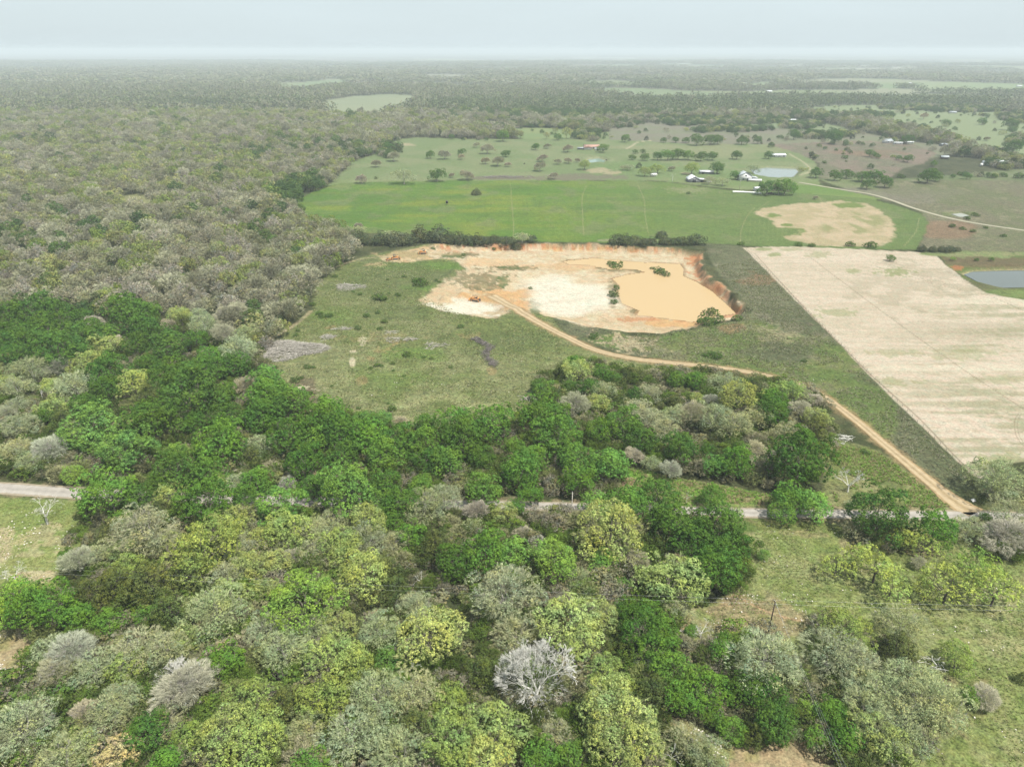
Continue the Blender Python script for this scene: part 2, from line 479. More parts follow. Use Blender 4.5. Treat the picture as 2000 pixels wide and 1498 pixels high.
# heath: brown and grey rough land to the right
HEATH = [([(1500, 284), (1560, 280), (1640, 276), (1700, 276), (1780, 282), (1830, 300), (1800, 322), (1760, 330), (1740, 345), (1700, 345), (1640, 330), (1600, 320), (1560, 300)], (158, 140, 124), (136, 136, 108)),
         ([(1600, 310), (1640, 330), (1740, 352), (1790, 352), (2000, 352), (2300, 360), (2300, 500), (2100, 492), (1900, 490), (1790, 486), (1806, 452), (1812, 432), (1790, 408), (1740, 391), (1650, 366), (1600, 350)], (138, 134, 108), (128, 134, 96))]
for P, c1, c2 in HEATH:
    m = reg(P, 6, 1.5, 3)
    lay(mixn(c1, c2, N1 * 0.6 + N2 * 0.4, 0.4, 0.6), m, 1.2)
    lay((168, 160, 134), m * sstep(0.6, 0.72, N2) * 0.6)
m = reg([(1600, 352), (1660, 372), (1740, 391), (1700, 352), (1790, 348), (1990, 330), (2200, 340), (2300, 356), (2000, 352), (1760, 352), (1640, 346)], 5, 1.5, 2)
lay(mixn((146, 158, 112), (130, 148, 96), N1), m * 0.8, 0.8)
lay(mixn((150, 144, 128), (140, 140, 112), N1), blob(1780, 380, 130, 16, N1) * 0.7)
lay(mixn((164, 130, 104), (150, 128, 104), N1), (blob(1850, 450, 60, 14, N1) + blob(1700, 300, 70, 8, N1)) * 0.6)
lay((128, 150, 84), blob(1870, 418, 34, 6, N2) * 0.5)
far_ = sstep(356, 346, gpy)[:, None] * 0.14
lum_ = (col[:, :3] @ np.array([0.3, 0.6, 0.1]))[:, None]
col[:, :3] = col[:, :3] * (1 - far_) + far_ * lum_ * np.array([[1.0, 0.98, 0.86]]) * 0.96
# strip of green by the farm track
m = reg([(1560, 362), (1600, 362), (1720, 388), (1700, 392), (1600, 384), (1540, 378)], 3, 1, 1)
lay(mixn((124, 154, 80), (138, 160, 90), N1), m, 0.6)
# hay meadow
m = reg([(578, 412), (582, 392), (612, 374), (660, 358), (720, 356), (900, 352), (1100, 353), (1290, 355), (1430, 373), (1540, 376), (1600, 380), (1700, 388), (1745, 400),
         (1800, 418), (1812, 432), (1806, 456), (1788, 487), (1700, 487), (1450, 479), (1380, 474), (1190, 474), (1040, 472), (980, 462), (800, 458), (690, 455), (620, 445), (590, 430)], 3, 1.5, 2)
mead = m
lay(mixn((108, 146, 58), (126, 154, 66), N1 * 0.6 + N3 * 0.4, 0.38, 0.62), m, 0.9)
lay((150, 160, 66), m * sstep(0.47, 0.62, vn(gx * 0.25, gy, 9, 301) * 0.5 + N1 * 0.5) * sstep(1250, 900, gpx) * 0.55)
lay((98, 134, 62), m * sstep(0.5, 0.68, vn(gx * 0.3, gy, 22, 302)) * 0.5)
lay((124, 140, 90), m * sstep(1000, 1500, gpx) * 0.65)
lay((142, 150, 104), m * sstep(0.55, 0.68, fbm(gx, gy * 0.7, 18, 305, 4)) * 0.5)
lay((104, 130, 70), m * sstep(0.6, 0.72, fbm(gx, gy, 11, 306, 4)) * 0.5)
lay((150, 156, 104), m * sstep(0.75, 0.9, vn(gx * 0.02 + gy * 0.01, gy, 2.6, 307)) * 0.25)
lay((158, 162, 120), m * (blob(1230, 470, 60, 3) + blob(1350, 372, 40, 6, N3, 1.6) * 0.7))
for L in ([(997, 360), (1000, 400), (1003, 440), (1002, 470)], [(1146, 362), (1137, 385), (1138, 420), (1140, 460)], [(1246, 362), (1258, 390), (1260, 420), (1266, 455)],
          [(1475, 405), (1458, 425), (1448, 450), (1446, 478)], [(1500, 395), (1480, 410), (1470, 418)], [(1795, 425), (1790, 450), (1765, 482)], [(1600, 385), (1608, 400)]):
    lay((176, 174, 128), stroke(L, 0.28, 0.35) * 0.75)
for k in range(9): lay((146, 160, 104), m * stroke([(1466 + k * 9, 428), (1464 + k * 9, 470)], 0.25, 0.3) * 0.5)
# sandy patch in the meadow
m = reg([(1474, 418), (1492, 406), (1540, 399), (1600, 396), (1640, 392), (1690, 397), (1712, 408), (1738, 425), (1750, 445), (1742, 470), (1712, 482), (1640, 482), (1590, 477),
         (1545, 468), (1530, 462), (1570, 455), (1560, 447), (1520, 444), (1505, 430)], 7, 1.5, 4)
lay(mixn((216, 196, 164), (198, 184, 146), N2), m, 0.5)
lay((134, 152, 86), m * np.maximum.reduce([blob(1660, 400, 30, 6), blob(1510, 422, 14, 4), blob(1545, 452, 24, 7), blob(1540, 440, 14, 3), sstep(0.58, 0.7, vn(gx, gy * 0.4, 7, 311)) * 0.5 * blob(1660, 430, 60, 22, N1)]))
# dark rough strip between quarry and field
m = reg([(1380, 474), (1450, 480), (1470, 500), (1600, 633), (1740, 774), (1830, 862), (1890, 925), (1900, 990), (1880, 985), (1780, 905), (1660, 806), (1600, 764), (1530, 738), (1430, 718),
         (1330, 706), (1230, 694), (1180, 680), (1110, 655), (1060, 600), (1200, 655), (1290, 660), (1440, 625), (1470, 610), (1400, 530), (1385, 500)], 8, 1, 2)
lay(mixn((130, 132, 102), (112, 118, 86), N1, 0.35, 0.6), m, 1.3)
lay(mixn((116, 138, 72), (134, 144, 86), N2), m * np.maximum.reduce([blob(1560, 720, 190, 60, N1, 1.3), blob(1400, 660, 120, 30, N1), blob(1700, 800, 60, 60, N1), blob(1240, 665, 120, 18, N1)]) * 0.85)
lay((152, 144, 122), m * sstep(0.62, 0.72, N2) * 0.45)
lay((178, 138, 108), m * (blob(1480, 545, 60, 9, N2, 1.5) * 0.6 + blob(1440, 640, 30, 10) * 0.6 + blob(1230, 672, 26, 12, N3, 1.6) + blob(1180, 730, 14, 6)))
lay((190, 178, 144), m * (blob(1225, 672, 40, 18, N3, 2.2) + blob(1520, 655, 30, 14, N3, 1.8) * 0.5))
lay((168, 160, 132), m * np.maximum.reduce([stroke([(1360, 498), (1372, 520), (1388, 540), (1420, 555)], 0.4, 0.4), stroke([(1440, 500), (1460, 560), (1470, 590)], 0.25, 0.3) * 0.6, stroke([(1470, 595), (1475, 600), (1500, 625)], 0.2, 0.3) * 0.6]))
# cleared pasture left of the quarry
m = reg([(500, 690), (535, 668), (560, 650), (605, 612), (618, 592), (604, 572), (650, 530), (700, 505), (760, 492), (830, 478), (1000, 480), (1060, 600), (1110, 660), (1180, 690), (1330, 716), (1430, 728),
         (1500, 745), (1300, 740), (1150, 730), (1060, 760), (1075, 800), (1010, 830), (900, 840), (760, 835), (620, 815), (570, 795), (520, 730)], 4, 1.2, 3)
past = m
lay(mixn((148, 152, 106), (128, 140, 84), N1 * 0.5 + N2 * 0.5, 0.38, 0.6), m, 1.3)
lay((176, 178, 128), m * sstep(0.5, 0.7, vn(gx * 0.55 + gy * 0.25, gy - gx * 0.2, 5.5, 321) * 0.6 + N1 * 0.4) * sstep(640, 760, gpy) * 0.6)
lay((116, 152, 66), m * np.maximum.reduce([blob(780, 735, 90, 30, N1, 1.4) * 0.3, blob(640, 620, 80, 24, N1, 1.2) * 0.5, blob(830, 520, 90, 8, N1), blob(830, 562, 40, 8, N2), blob(800, 690, 60, 16, N2) * 0.6]) * 0.8)
lay((112, 126, 76), m * np.maximum.reduce([blob(760, 550, 130, 40, N1, 1.3) * 0.6, blob(980, 660, 120, 26, N1, 1.2) * 0.7, blob(780, 610, 80, 18, N1) * 0.6]))
lay((128, 116, 94), m * blob(590, 770, 30, 30, N2) * 0.8)
lay((190, 158, 116), 0.55 * m * np.maximum.reduce([blob(708, 742, 12, 10, N2, .6), blob(748, 686, 14, 6, N3, 1.5), blob(770, 672, 10, 6, N3, 1.2), blob(960, 725, 14, 7, N2), blob(920, 655, 20, 6, N3, 1.4) * 0.6,
    blob(645, 640, 10, 4, N3), blob(1290, 720, 14, 5), blob(725, 700, 8, 4, N3), blob(735, 660, 60, 8, N3, 2.4) * 0.5]) * 0.8)
lay((218, 208, 176), m * np.maximum.reduce([blob(688, 706, 7, 9, N3, .3), blob(690, 687, 8, 3, N3), blob(708, 665, 6, 10, N3, 1.5) * 0.7, blob(600, 757, 18, 6, N3, 2) * 0.8]))
lay((190, 178, 140), stroke([(500, 680), (540, 655), (575, 635), (608, 608)], 1.2, 0.8, 1.5) * 0.9 + stroke([(560, 545), (600, 540), (640, 528), (700, 508), (770, 500)], 1.2, 0.9, 2.5) * 0.8)
lay((212, 200, 168), blob(582, 542, 16, 5, N3, .8) * 0.9)
m = reg([(742, 506), (768, 494), (815, 485), (865, 477), (910, 500), (885, 507), (835, 508), (792, 513), (755, 513)], 9, 1, 2.5)
lay(mixn((236, 212, 172), (222, 190, 146), N2), m, 0.7)
lay((150, 146, 110), m * sstep(0.55, 0.68, N3) * 0.6)
# quarry
sdq = poly_sd(gx, gy, PIT, 30) + (fbm(gx, gy, 8, 331, 4) - 0.5) * 9
qm = sstep(-1.4, 1.4, sdq)
REG[qm > 0.5] = 9
lay(mixn((238, 222, 192), (226, 202, 166), N1 * 0.5 + N3 * 0.5, 0.38, 0.62), qm, 0.55)
lay((248, 240, 218), qm * np.maximum(blob(1120, 580, 100, 50, N1, 0.6), blob(900, 603, 80, 18, N2)) * 0.95)
lay((232, 186, 132), qm * np.maximum.reduce([blob(980, 578, 70, 16, N2), blob(1010, 595, 40, 16, N2), blob(1150, 484, 200, 7, N2, 1.2), blob(960, 512, 60, 8, N2) * 0.5, blob(1330, 632, 70, 10, N2), blob(1130, 520, 100, 8, N2) * 0.5]) * 0.9)
lay((218, 156, 112), qm * np.maximum.reduce([blob(1390, 545, 40, 30, N2, 1.6) * 0.8, blob(1110, 482, 160, 5, N3, 1.6) * 0.9, blob(1240, 624, 40, 5, N3) * 0.8, blob(1360, 505, 20, 14, N3), blob(1320, 488, 60, 4, N3, 1.4) * 0.7, blob(1440, 605, 14, 10, N3)]))
lay((150, 140, 104), qm * np.maximum.reduce([blob(930, 545, 50, 16, N3, 1.6) * 0.9, blob(1215, 524, 50, 9, N2), blob(1000, 524, 46, 5, N3), blob(905, 497, 30, 4, N3), blob(1197, 575, 10, 26, N3) * 0.8, blob(1240, 607, 14, 5, N3), blob(1135, 642, 40, 5, N3) * 0.7,
    blob(1350, 495, 20, 4, N3), blob(1140, 510, 30, 3, N3), blob(950, 560, 30, 8, N3, 1.4)]))
lay((108, 124, 74), qm * np.maximum.reduce([blob(982, 550, 12, 12, N3, .7), blob(1045, 600, 10, 16, N3), blob(885, 500, 22, 5, N3), blob(1000, 523, 26, 2.5, N3), blob(1380, 622, 16, 8, N3)]) * 0.9)
for kk in range(16):
    rr_ = random.Random(kk); ax_ = rr_.uniform(880, 1180); ay_ = rr_.uniform(500, 630)
    L_ = [(ax_, ay_), (ax_ + rr_.uniform(20, 70), ay_ + rr_.uniform(-14, 14)), (ax_ + rr_.uniform(70, 150), ay_ + rr_.uniform(-30, 20))]
    lay((206, 176, 138), qm * (stroke(L_, 0.25, 0.3, 0.4) + stroke([(a_ + 3.5, b_ + 1.5) for a_, b_ in L_], 0.25, 0.3, 0.4)) * 0.5)
lay((222, 192, 150), qm * sstep(0.56, 0.7, fbm(gx * 0.5, gy, 6, 361, 4)) * 0.35)
lay((202, 168, 128), qm * sstep(0.6, 0.72, fbm(gx, gy * 0.6, 3.2, 362, 3)) * 0.22)
lay((250, 244, 228), qm * np.maximum(blob(1110, 580, 95, 46, N1, 0.5), blob(905, 604, 75, 16, N2)) * 0.65)
lay((216, 150, 106), qm * sstep(0.52, 0.62, fbm(gx, gy, 7, 363, 3)) * np.maximum(sstep(498, 486, gpy), sstep(1345, 1375, gpx)) * 0.7)
lay((236, 214, 184), qm * sstep(0.58, 0.7, vn(gx * 1.0, gy * 0.05, 1.6, 364)) * sstep(500, 490, gpy) * 0.7)
edge = sstep(4.0, 0.0, np.abs(sdq)) * sstep(0.45, 0.6, N3)
lay((150, 138, 108), edge * (sdq > -6) * 0.55)
wd = poly_sd(gx, gy, WATER, 20)
lay((176, 140, 98), sstep(-2.2, -0.6, wd) * 0.6)
lay((196, 176, 132), blob(885, 498, 130, 6, N2) * (1 - qm) * 0.7 * past + blob(800, 497, 60, 6, N2) * 0.8 + blob(735, 517, 20, 3.5, N3) * 0.8)
# sandy field
m = reg([(1452, 484), (1500, 481), (1560, 481), (1640, 485), (1720, 489), (1790, 492), (1830, 500), (1850, 520), (1880, 545), (1930, 572), (1990, 584), (2100, 584), (2500, 590), (2700, 900), (2100, 898), (1985, 902),
         (1955, 912), (1915, 935), (1896, 927), (1835, 866), (1742, 776), (1602, 636)], 7, 0.5, 0.6)
fld = m
st = vn(gx * 0.12, gy, 1.6, 341) * 0.4 + vn(gx * 0.08, gy, 4, 342) * 0.35 + fbm(gx, gy, 20, 343, 3) * 0.25
lay(mixn((232, 216, 196), (224, 208, 186), st, 0.35, 0.65), m, 0.5)
lay((162, 166, 126), m * sstep(0.47, 0.62, st * 0.5 + N1 * 0.3 + N3 * 0.2) * np.maximum(sstep(1650, 1950, gpx) * sstep(540, 600, gpy), 0.2) * 0.6)
lay((170, 162, 132), m * np.maximum(blob(1790, 560, 90, 30, N2, 2.2), blob(1900, 650, 160, 16, st, 1.4)) * 0.35)
lay((158, 168, 112), 0.8 * m * np.maximum.reduce([blob(1515, 498, 16, 4), blob(1490, 487, 16, 3), blob(1600, 498, 24, 6, N3) * 0.6, blob(1750, 532, 34, 7, N3, 1.3), blob(1665, 530, 14, 5, N3) * 0.8, blob(1630, 610, 34, 8, N3, 1.4) * 0.7, blob(1545, 488, 20, 3) * 0.6,
    blob(1750, 690, 60, 6, N3, 1.4) * 0.5, blob(1750, 745, 40, 8, N3, 1.6) * 0.6, blob(1880, 690, 60, 10, N3, 1.5) * 0.5, blob(1970, 740, 60, 8, N3, 1.4) * 0.5, blob(1970, 905, 50, 20, N3, 1.0) * 0.8]))
lay((234, 222, 200), m * np.maximum(blob(1850, 720, 190, 8, st, 0.6), blob(1950, 588, 110, 5, st, .6)) * 0.8)
lay((150, 134, 110), m * np.maximum.reduce([stroke([(1474, 495), (1560, 590), (1680, 712), (1790, 812), (1860, 885), (1905, 930)], 0.28, 0.25) * 0.8, stroke([(1580, 500), (1700, 592), (1850, 700), (2010, 805), (2200, 930)], 0.2, 0.25) * 0.8,
    stroke([(1940, 580), (2010, 612)], 0.18, 0.25) * 0.6, stroke([(1990, 806), (1982, 822), (1985, 850), (2000, 872)], 0.16, 0.2) * 0.6, stroke([(1996, 806), (1988, 822), (1991, 850), (2006, 872)], 0.16, 0.2) * 0.5]))
for k in range(5): lay((160, 144, 118), m * stroke([(1690 + k * 12, 520 - k * 3), (1880 + k * 6, 568 + k * 2)], 0.16, 0.2) * 0.45)
# surroundings of the eastern pond
m = reg([(1835, 500), (1860, 492), (2400, 500), (2500, 590), (1995, 584), (1930, 572), (1880, 545), (1850, 520)], 5, 1, 1.5)
lay(mixn((120, 122, 84), (112, 132, 70), N2), m, 0.9)
lay((132, 150, 88), m * (blob(1990, 575, 80, 9, N2) + blob(1860, 520, 30, 8, N2) * 0.7))
lay((128, 112, 84), m * blob(1940, 512, 110, 12, N1) * 0.8)
lay((196, 136, 92), m * blob(1868, 523, 12, 5, N3))
lay((206, 190, 150), np.exp(-((poly_sd(gx, gy, POND_E, 20) + 1.2) / 1.6) ** 2) * 0.9)
lay(mixn((146, 160, 104), (160, 162, 116), N2), blob(1930, 497, 110, 6, N2))
# lower right pasture, the lawn on the left, the clearings
m = reg([(1440, 1015), (1700, 1018), (1900, 1020), (2400, 1025), (2500, 1700), (1780, 1700), (1720, 1560), (1700, 1440), (1560, 1310), (1480, 1240), (1330, 1248), (1318, 1240), (1350, 1190), (1440, 1160),
         (1465, 1090)], 4, 1.2, 1.5)
lay(mixn((172, 174, 122), (150, 162, 98), N2 * 0.6 + N1 * 0.4, 0.38, 0.6), m, 1.2)
lay((176, 160, 124), m * np.maximum.reduce([blob(1480, 1200, 130, 44, N2, 1.2) * 0.8, blob(1410, 1170, 40, 14, N2), blob(1760, 1060, 120, 30, N2, 1.4) * 0.5, blob(1840, 1400, 80, 40, N2, 1.4) * 0.5, blob(1560, 1040, 60, 8, N3, 1.5) * 0.5, blob(1920, 1330, 60, 20, N2, 1.5) * 0.5]))
lay((206, 178, 140), m * np.maximum.reduce([stroke([(1430, 1160), (1500, 1195), (1560, 1212), (1620, 1226)], 0.3, 0.25, .6), stroke([(1440, 1160), (1372, 1170), (1345, 1205), (1318, 1240)], 0.9, 0.6, 1.2) * 0.9]))
lay((120, 140, 66), m * sstep(0.55, 0.7, N3 * 0.5 + vn(gx, gy, 2.0, 351) * 0.5) * 0.5)
m = reg([(1410, 1010), (1440, 1040), (1640, 1030), (1700, 1018), (2300, 1022), (2300, 1012), (1700, 1010)], 4, .8, .5)
lay(mixn((118, 140, 72), (136, 146, 84), N2), m, 1.0)
m = reg([(-400, 960), (0, 968), (165, 980), (165, 1050), (128, 1100), (125, 1150), (60, 1150), (0, 1140), (-500, 1140)], 4, 1, 1.5)
lay(mixn((148, 164, 94), (162, 170, 106), N2), m, 0.9)
lay((214, 200, 160), m * np.maximum.reduce([blob(0, 1065, 30, 40, N2, .7), blob(60, 1122, 50, 12, N2, 1), blob(100, 1030, 30, 10, N3, 1.2) * 0.7, blob(90, 1060, 60, 20, N3, 1.8) * 0.6, blob(-80, 1090, 80, 40, N2, .6)]) * 0.9)
m = reg([(-500, 1210), (-60, 1216), (20, 1222), (62, 1240), (58, 1300), (10, 1345), (-100, 1400), (-500, 1450)], 4, 1, 1.5)
lay(mixn((204, 184, 146), (170, 164, 112), N2, 0.4, 0.6), m, 0.9)
m = reg([(1210, 912), (1330, 935), (1440, 955), (1500, 965), (1560, 998), (1400, 990), (1235, 985), (1215, 950)], 4, 1, 1.5)
lay(mixn((128, 172, 70), (150, 160, 96), N3), m, 1.2)
lay((172, 148, 118), m * (blob(1230, 950, 16, 14, N2) + sstep(0.56, 0.66, N3) * 0.6))
m = reg([(1600, 820), (1640, 860), (1690, 870), (1720, 880), (1790, 930), (1850, 985), (1880, 998), (1640, 998), (1600, 980), (1620, 900)], 4, 1, 1.5)
lay(mixn((134, 146, 86), (160, 160, 112), N2, 0.4, 0.65), m, 1.1)
m = reg([(1290, 1388), (1340, 1400), (1400, 1440), (1440, 1455), (1560, 1440), (1570, 1420), (1640, 1400), (1680, 1520), (1700, 1600), (1300, 1600), (1420, 1500), (1330, 1460)], 4, .8, 1)
lay(mixn((166, 168, 106), (196, 176, 138), N2), m, 1.0)
lay((176, 158, 120), np.maximum.reduce([blob(765, 1196, 40, 6, N3), blob(355, 540, 20, 10, N3) * 0.9, stroke([(330, 556), (352, 540), (378, 528)], 2.2, 1, 2), stroke([(176, 498), (186, 520)], 1.6, 1, 2)]))
lay((110, 120, 70), blob(1900, 985, 60, 40, N2) * 0.5)
# verges of the roads and the dirt of the quarry track
dr = line_d(gx, gy, ROAD, 15)
lay(mixn((170, 156, 124), (128, 140, 82), N3, 0.4, 0.6), sstep(4.6, 2.8, dr + (N3 - 0.5) * 3) * 0.8)
dt = line_d(gx, gy, TRACK, 12)
lay((186, 160, 120), sstep(4.5, 1.8, dt + (N3 - 0.5) * 4) * 0.7)

def clearing(x, y, px, py):
    f = fbm(x * 0.45, y, 330, 811, 3)
    return (f > 0.585 - 0.05 * sstep(1000, 1700, px)) & (px > 560 - (py - 110) * 0.5) & (py < 198) & (y > 1000)
cl = clearing(gx, gy, gpx, gpy) & (REG == 0)
lay(mixn((158, 172, 128), (172, 176, 146), NF, 0.4, 0.6), cl * 1.0, 0.4)
lay((150, 140, 120), cl * (vn(gx, gy, 500, 815) > 0.72), 0.4)
REG[cl] = 5
NAMES = {0: "ground", 3: "meadow_ground", 4: "grass_ground", 5: "pasture_ground", 6: "heath_ground", 7: "sandy_field_ground", 8: "rough_ground", 9: "quarry_ground"}
gm = bpy.data.materials.new("soil_and_grass"); gm.use_nodes = True
n, l = gm.node_tree.nodes, gm.node_tree.links
b = n["Principled BSDF"]; b.inputs["Roughness"].default_value = 0.95; b.inputs["Specular IOR Level"].default_value = 0.12
at = n.new("ShaderNodeAttribute"); at.attribute_name = "v"
tc = n.new("ShaderNodeTexCoord")
def nz(scale, detail, lo, hi, a, c, stretch=None):
    t = n.new("ShaderNodeTexNoise"); t.inputs["Scale"].default_value = scale; t.inputs["Detail"].default_value = detail; t.inputs["Roughness"].default_value = 0.65
    if stretch:
        mp = n.new("ShaderNodeMapping"); mp.inputs["Scale"].default_value = stretch; l.new(tc.outputs["Object"], mp.inputs[0]); l.new(mp.outputs[0], t.inputs[0])
    else: l.new(tc.outputs["Object"], t.inputs[0])
    r = n.new("ShaderNodeMapRange"); r.inputs["From Min"].default_value = lo; r.inputs["From Max"].default_value = hi
    r.inputs["To Min"].default_value = a; r.inputs["To Max"].default_value = c
    l.new(t.outputs["Fac"], r.inputs[0]); return r.outputs[0], t.outputs["Fac"]
a1, f1 = nz(0.9, 6, 0.3, 0.7, -0.42, 0.40)
a2, f2 = nz(0.22, 4, 0.3, 0.7, -0.2, 0.18)
a3, f3 = nz(2.2, 3, 0.35, 0.7, -0.32, 0.3)
def math_n(op, x, y):
    q = n.new("ShaderNodeMath"); q.operation = op
    for i, v in enumerate((x, y)):
        if hasattr(v, "links"): l.new(v, q.inputs[i])
        else: q.inputs[i].default_value = v
    return q.outputs[0]
tot = math_n('ADD', math_n('ADD', a1, a2), a3)
tot = math_n('ADD', math_n('MULTIPLY', tot, at.outputs["Alpha"]), 1.0)
sc_ = n.new("ShaderNodeVectorMath"); sc_.operation = 'SCALE'
l.new(at.outputs["Color"], sc_.inputs[0]); l.new(tot, sc_.inputs["Scale"])
# a slight drift of hue between greener and drier patches
hv, _h = nz(0.35, 5, 0.35, 0.65, 0.0, 1.0)
tn = n.new("ShaderNodeMix"); tn.data_type = 'RGBA'
tn.inputs[6].default_value = (1.06, 0.98, 0.94, 1); tn.inputs[7].default_value = (0.94, 1.03, 0.98, 1); l.new(hv, tn.inputs[0])
mu = n.new("ShaderNodeMix"); mu.data_type = 'RGBA'; mu.blend_type = 'MULTIPLY'; mu.inputs[0].default_value = 1.0
l.new(sc_.outputs[0], mu.inputs[6]); l.new(tn.outputs[2], mu.inputs[7]); l.new(mu.outputs[2], b.inputs["Base Color"])
bp = n.new("ShaderNodeBump"); bp.inputs["Strength"].default_value = 0.55; bp.inputs["Distance"].default_value = 0.22
l.new(f1, bp.inputs["Height"]); l.new(bp.outputs[0], b.inputs["Normal"])

gi = np.arange(na * nr).reshape(nr, na)
q = np.stack([gi[:-1, :], np.roll(gi, -1, 1)[:-1, :], np.roll(gi, -1, 1)[1:, :], gi[1:, :]], -1).reshape(-1, 4)
q = q[:, ::-1]
fr = np.min(REG[q], axis=1)
V = np.stack([gx, gy, gz], 1)
for rid, nm in NAMES.items():
    f = q[fr == rid]
    if not len(f): continue
    used = np.unique(f)
    mp = np.zeros(len(gx), np.int64); mp[used] = np.arange(len(used))
    me = mesh_np(nm, V[used], mp[f], col[used], gm, smooth=True)
    tag(link(nm, me), kind="structure")
# fill for faces whose corners mix ids not named
left = ~np.isin(fr, list(NAMES))
if left.any():
    f = q[left]; used = np.unique(f); mp = np.zeros(len(gx), np.int64); mp[used] = np.arange(len(used))
    tag(link("pasture_ground", mesh_np("pasture_ground", V[used], mp[f], col[used], gm, smooth=True)), kind="structure")

# ------------------------------------------------------------------ roads, track, water
def ribbon(name, L, widths, z_off, material, rows=7, jag=0.0, step=1.6):
    """a road sheet that follows the ground, ragged at its edges"""
    L = np.array(L); seg = np.hypot(*np.diff(L, axis=0).T); s = np.concatenate([[0], np.cumsum(seg)])
    t = np.arange(0, s[-1], step); x = np.interp(t, s, L[:, 0]); y = np.interp(t, s, L[:, 1])
    w = np.interp(t / s[-1], [a for a, _ in widths], [c for _, c in widths]) / 2
    dx = np.gradient(x); dy = np.gradient(y); k = np.hypot(dx, dy); nx, ny = -dy / k, dx / k
    P = []
    for j in range(rows):
        u = -1 + 2 * j / (rows - 1)
        e = (fbm(t, t * 0 + j, 5, 400 + j, 3) - 0.5) * jag * 2 if abs(u) == 1 else 0
        o = u * w + e
        X = x + nx * o; Y = y + ny * o
        P.append(np.stack([X, Y, hgt(X, Y) + z_off - (0.03 if abs(u) == 1 else 0)], 1))
    V = np.stack(P, 1).reshape(-1, 3); m_ = len(t)
    i = np.arange(m_ - 1)[:, None] * rows + np.arange(rows - 1)[None]
    i = i.ravel()
    v = np.tile(np.abs(np.linspace(-1, 1, rows)), m_)
    return tag(link(name, mesh_np(name, V, np.stack([i, i + 1, i + rows + 1, i + rows], 1)[:, ::-1], v, material, smooth=True)), kind="structure")

def road_mat(name, c_mid, c_rut, c_edge, sc):
    m = bpy.data.materials.new(name); m.use_nodes = True
    n, l = m.node_tree.nodes, m.node_tree.links
    b = n["Principled BSDF"]; b.inputs["Roughness"].default_value = 0.92; b.inputs["Specular IOR Level"].default_value = 0.2
    a = n.new("ShaderNodeAttribute"); a.attribute_name = "v"
    tc = n.new("ShaderNodeTexCoord"); t = n.new("ShaderNodeTexNoise"); t.inputs["Scale"].default_value = sc; t.inputs["Detail"].default_value = 7; t.inputs["Roughness"].default_value = 0.7
    l.new(tc.outputs["Object"], t.inputs[0])
    sx = n.new("ShaderNodeSeparateColor"); l.new(a.outputs["Color"], sx.inputs[0])
    ad = n.new("ShaderNodeMath"); ad.operation = 'MULTIPLY_ADD'; l.new(t.outputs["Fac"], ad.inputs[0]); ad.inputs[1].default_value = 0.5; l.new(sx.outputs[0], ad.inputs[2])
    r = n.new("ShaderNodeValToRGB"); l.new(ad.outputs[0], r.inputs[0])
    e = r.color_ramp.elements; e[0].position = 0.25; e[0].color = (*cc(c_mid), 1); e[1].position = 0.62; e[1].color = (*cc(c_rut), 1)
    x = e.new(0.95); x.color = (*cc(c_rut), 1); x = e.new(1.15 if False else 1.0); x.color = (*cc(c_edge), 1)
    t2 = n.new("ShaderNodeTexNoise"); t2.inputs["Scale"].default_value = 0.5; t2.inputs["Detail"].default_value = 6; l.new(tc.outputs["Object"], t2.inputs[0])
    mr = n.new("ShaderNodeMapRange"); mr.inputs[1].default_value = 0.3; mr.inputs[2].default_value = 0.7; mr.inputs[3].default_value = 0.84; mr.inputs[4].default_value = 1.1; l.new(t2.outputs["Fac"], mr.inputs[0])
    s = n.new("ShaderNodeVectorMath"); s.operation = 'SCALE'; l.new(r.outputs[0], s.inputs[0]); l.new(mr.outputs[0], s.inputs["Scale"])
    l.new(s.outputs[0], b.inputs["Base Color"])
    bp = n.new("ShaderNodeBump"); bp.inputs["Strength"].default_value = 0.3; bp.inputs["Distance"].default_value = 0.05; l.new(t.outputs["Fac"], bp.inputs["Height"]); l.new(bp.outputs[0], b.inputs["Normal"])
    return m
rd = road_mat("pale_gravel_road", (204, 197, 186), (222, 214, 202), (200, 186, 160), 0.8)
ribbon("road", ROAD, [(0, 6.4), (0.34, 6.2), (0.5, 4.8), (1, 4.8)], 0.10, rd, 7, 0.35)
ribbon("dirt_track", TRACK, [(0, 7), (0.15, 4.6), (0.5, 3.4), (0.85, 3.6), (0.95, 5), (1, 9)], 0.10, road_mat("sandy_track", (196, 172, 128), (232, 208, 168), (206, 178, 132), 0.9), 7, 0.5)
ribbon("farm_road", FARROAD, [(0, 4.0), (1, 4.4)], 0.15, road_mat("farm_road_gravel", (206, 198, 172), (214, 208, 184), (190, 186, 150), 0.6), 5, 0.2, 4)
ribbon("country_road", HIGHWAY, [(0, 8), (1, 8)], 0.25, road_mat("country_road_asphalt", (160, 156, 148), (170, 166, 158), (160, 160, 140), 0.4), 5, 0.1, 8)

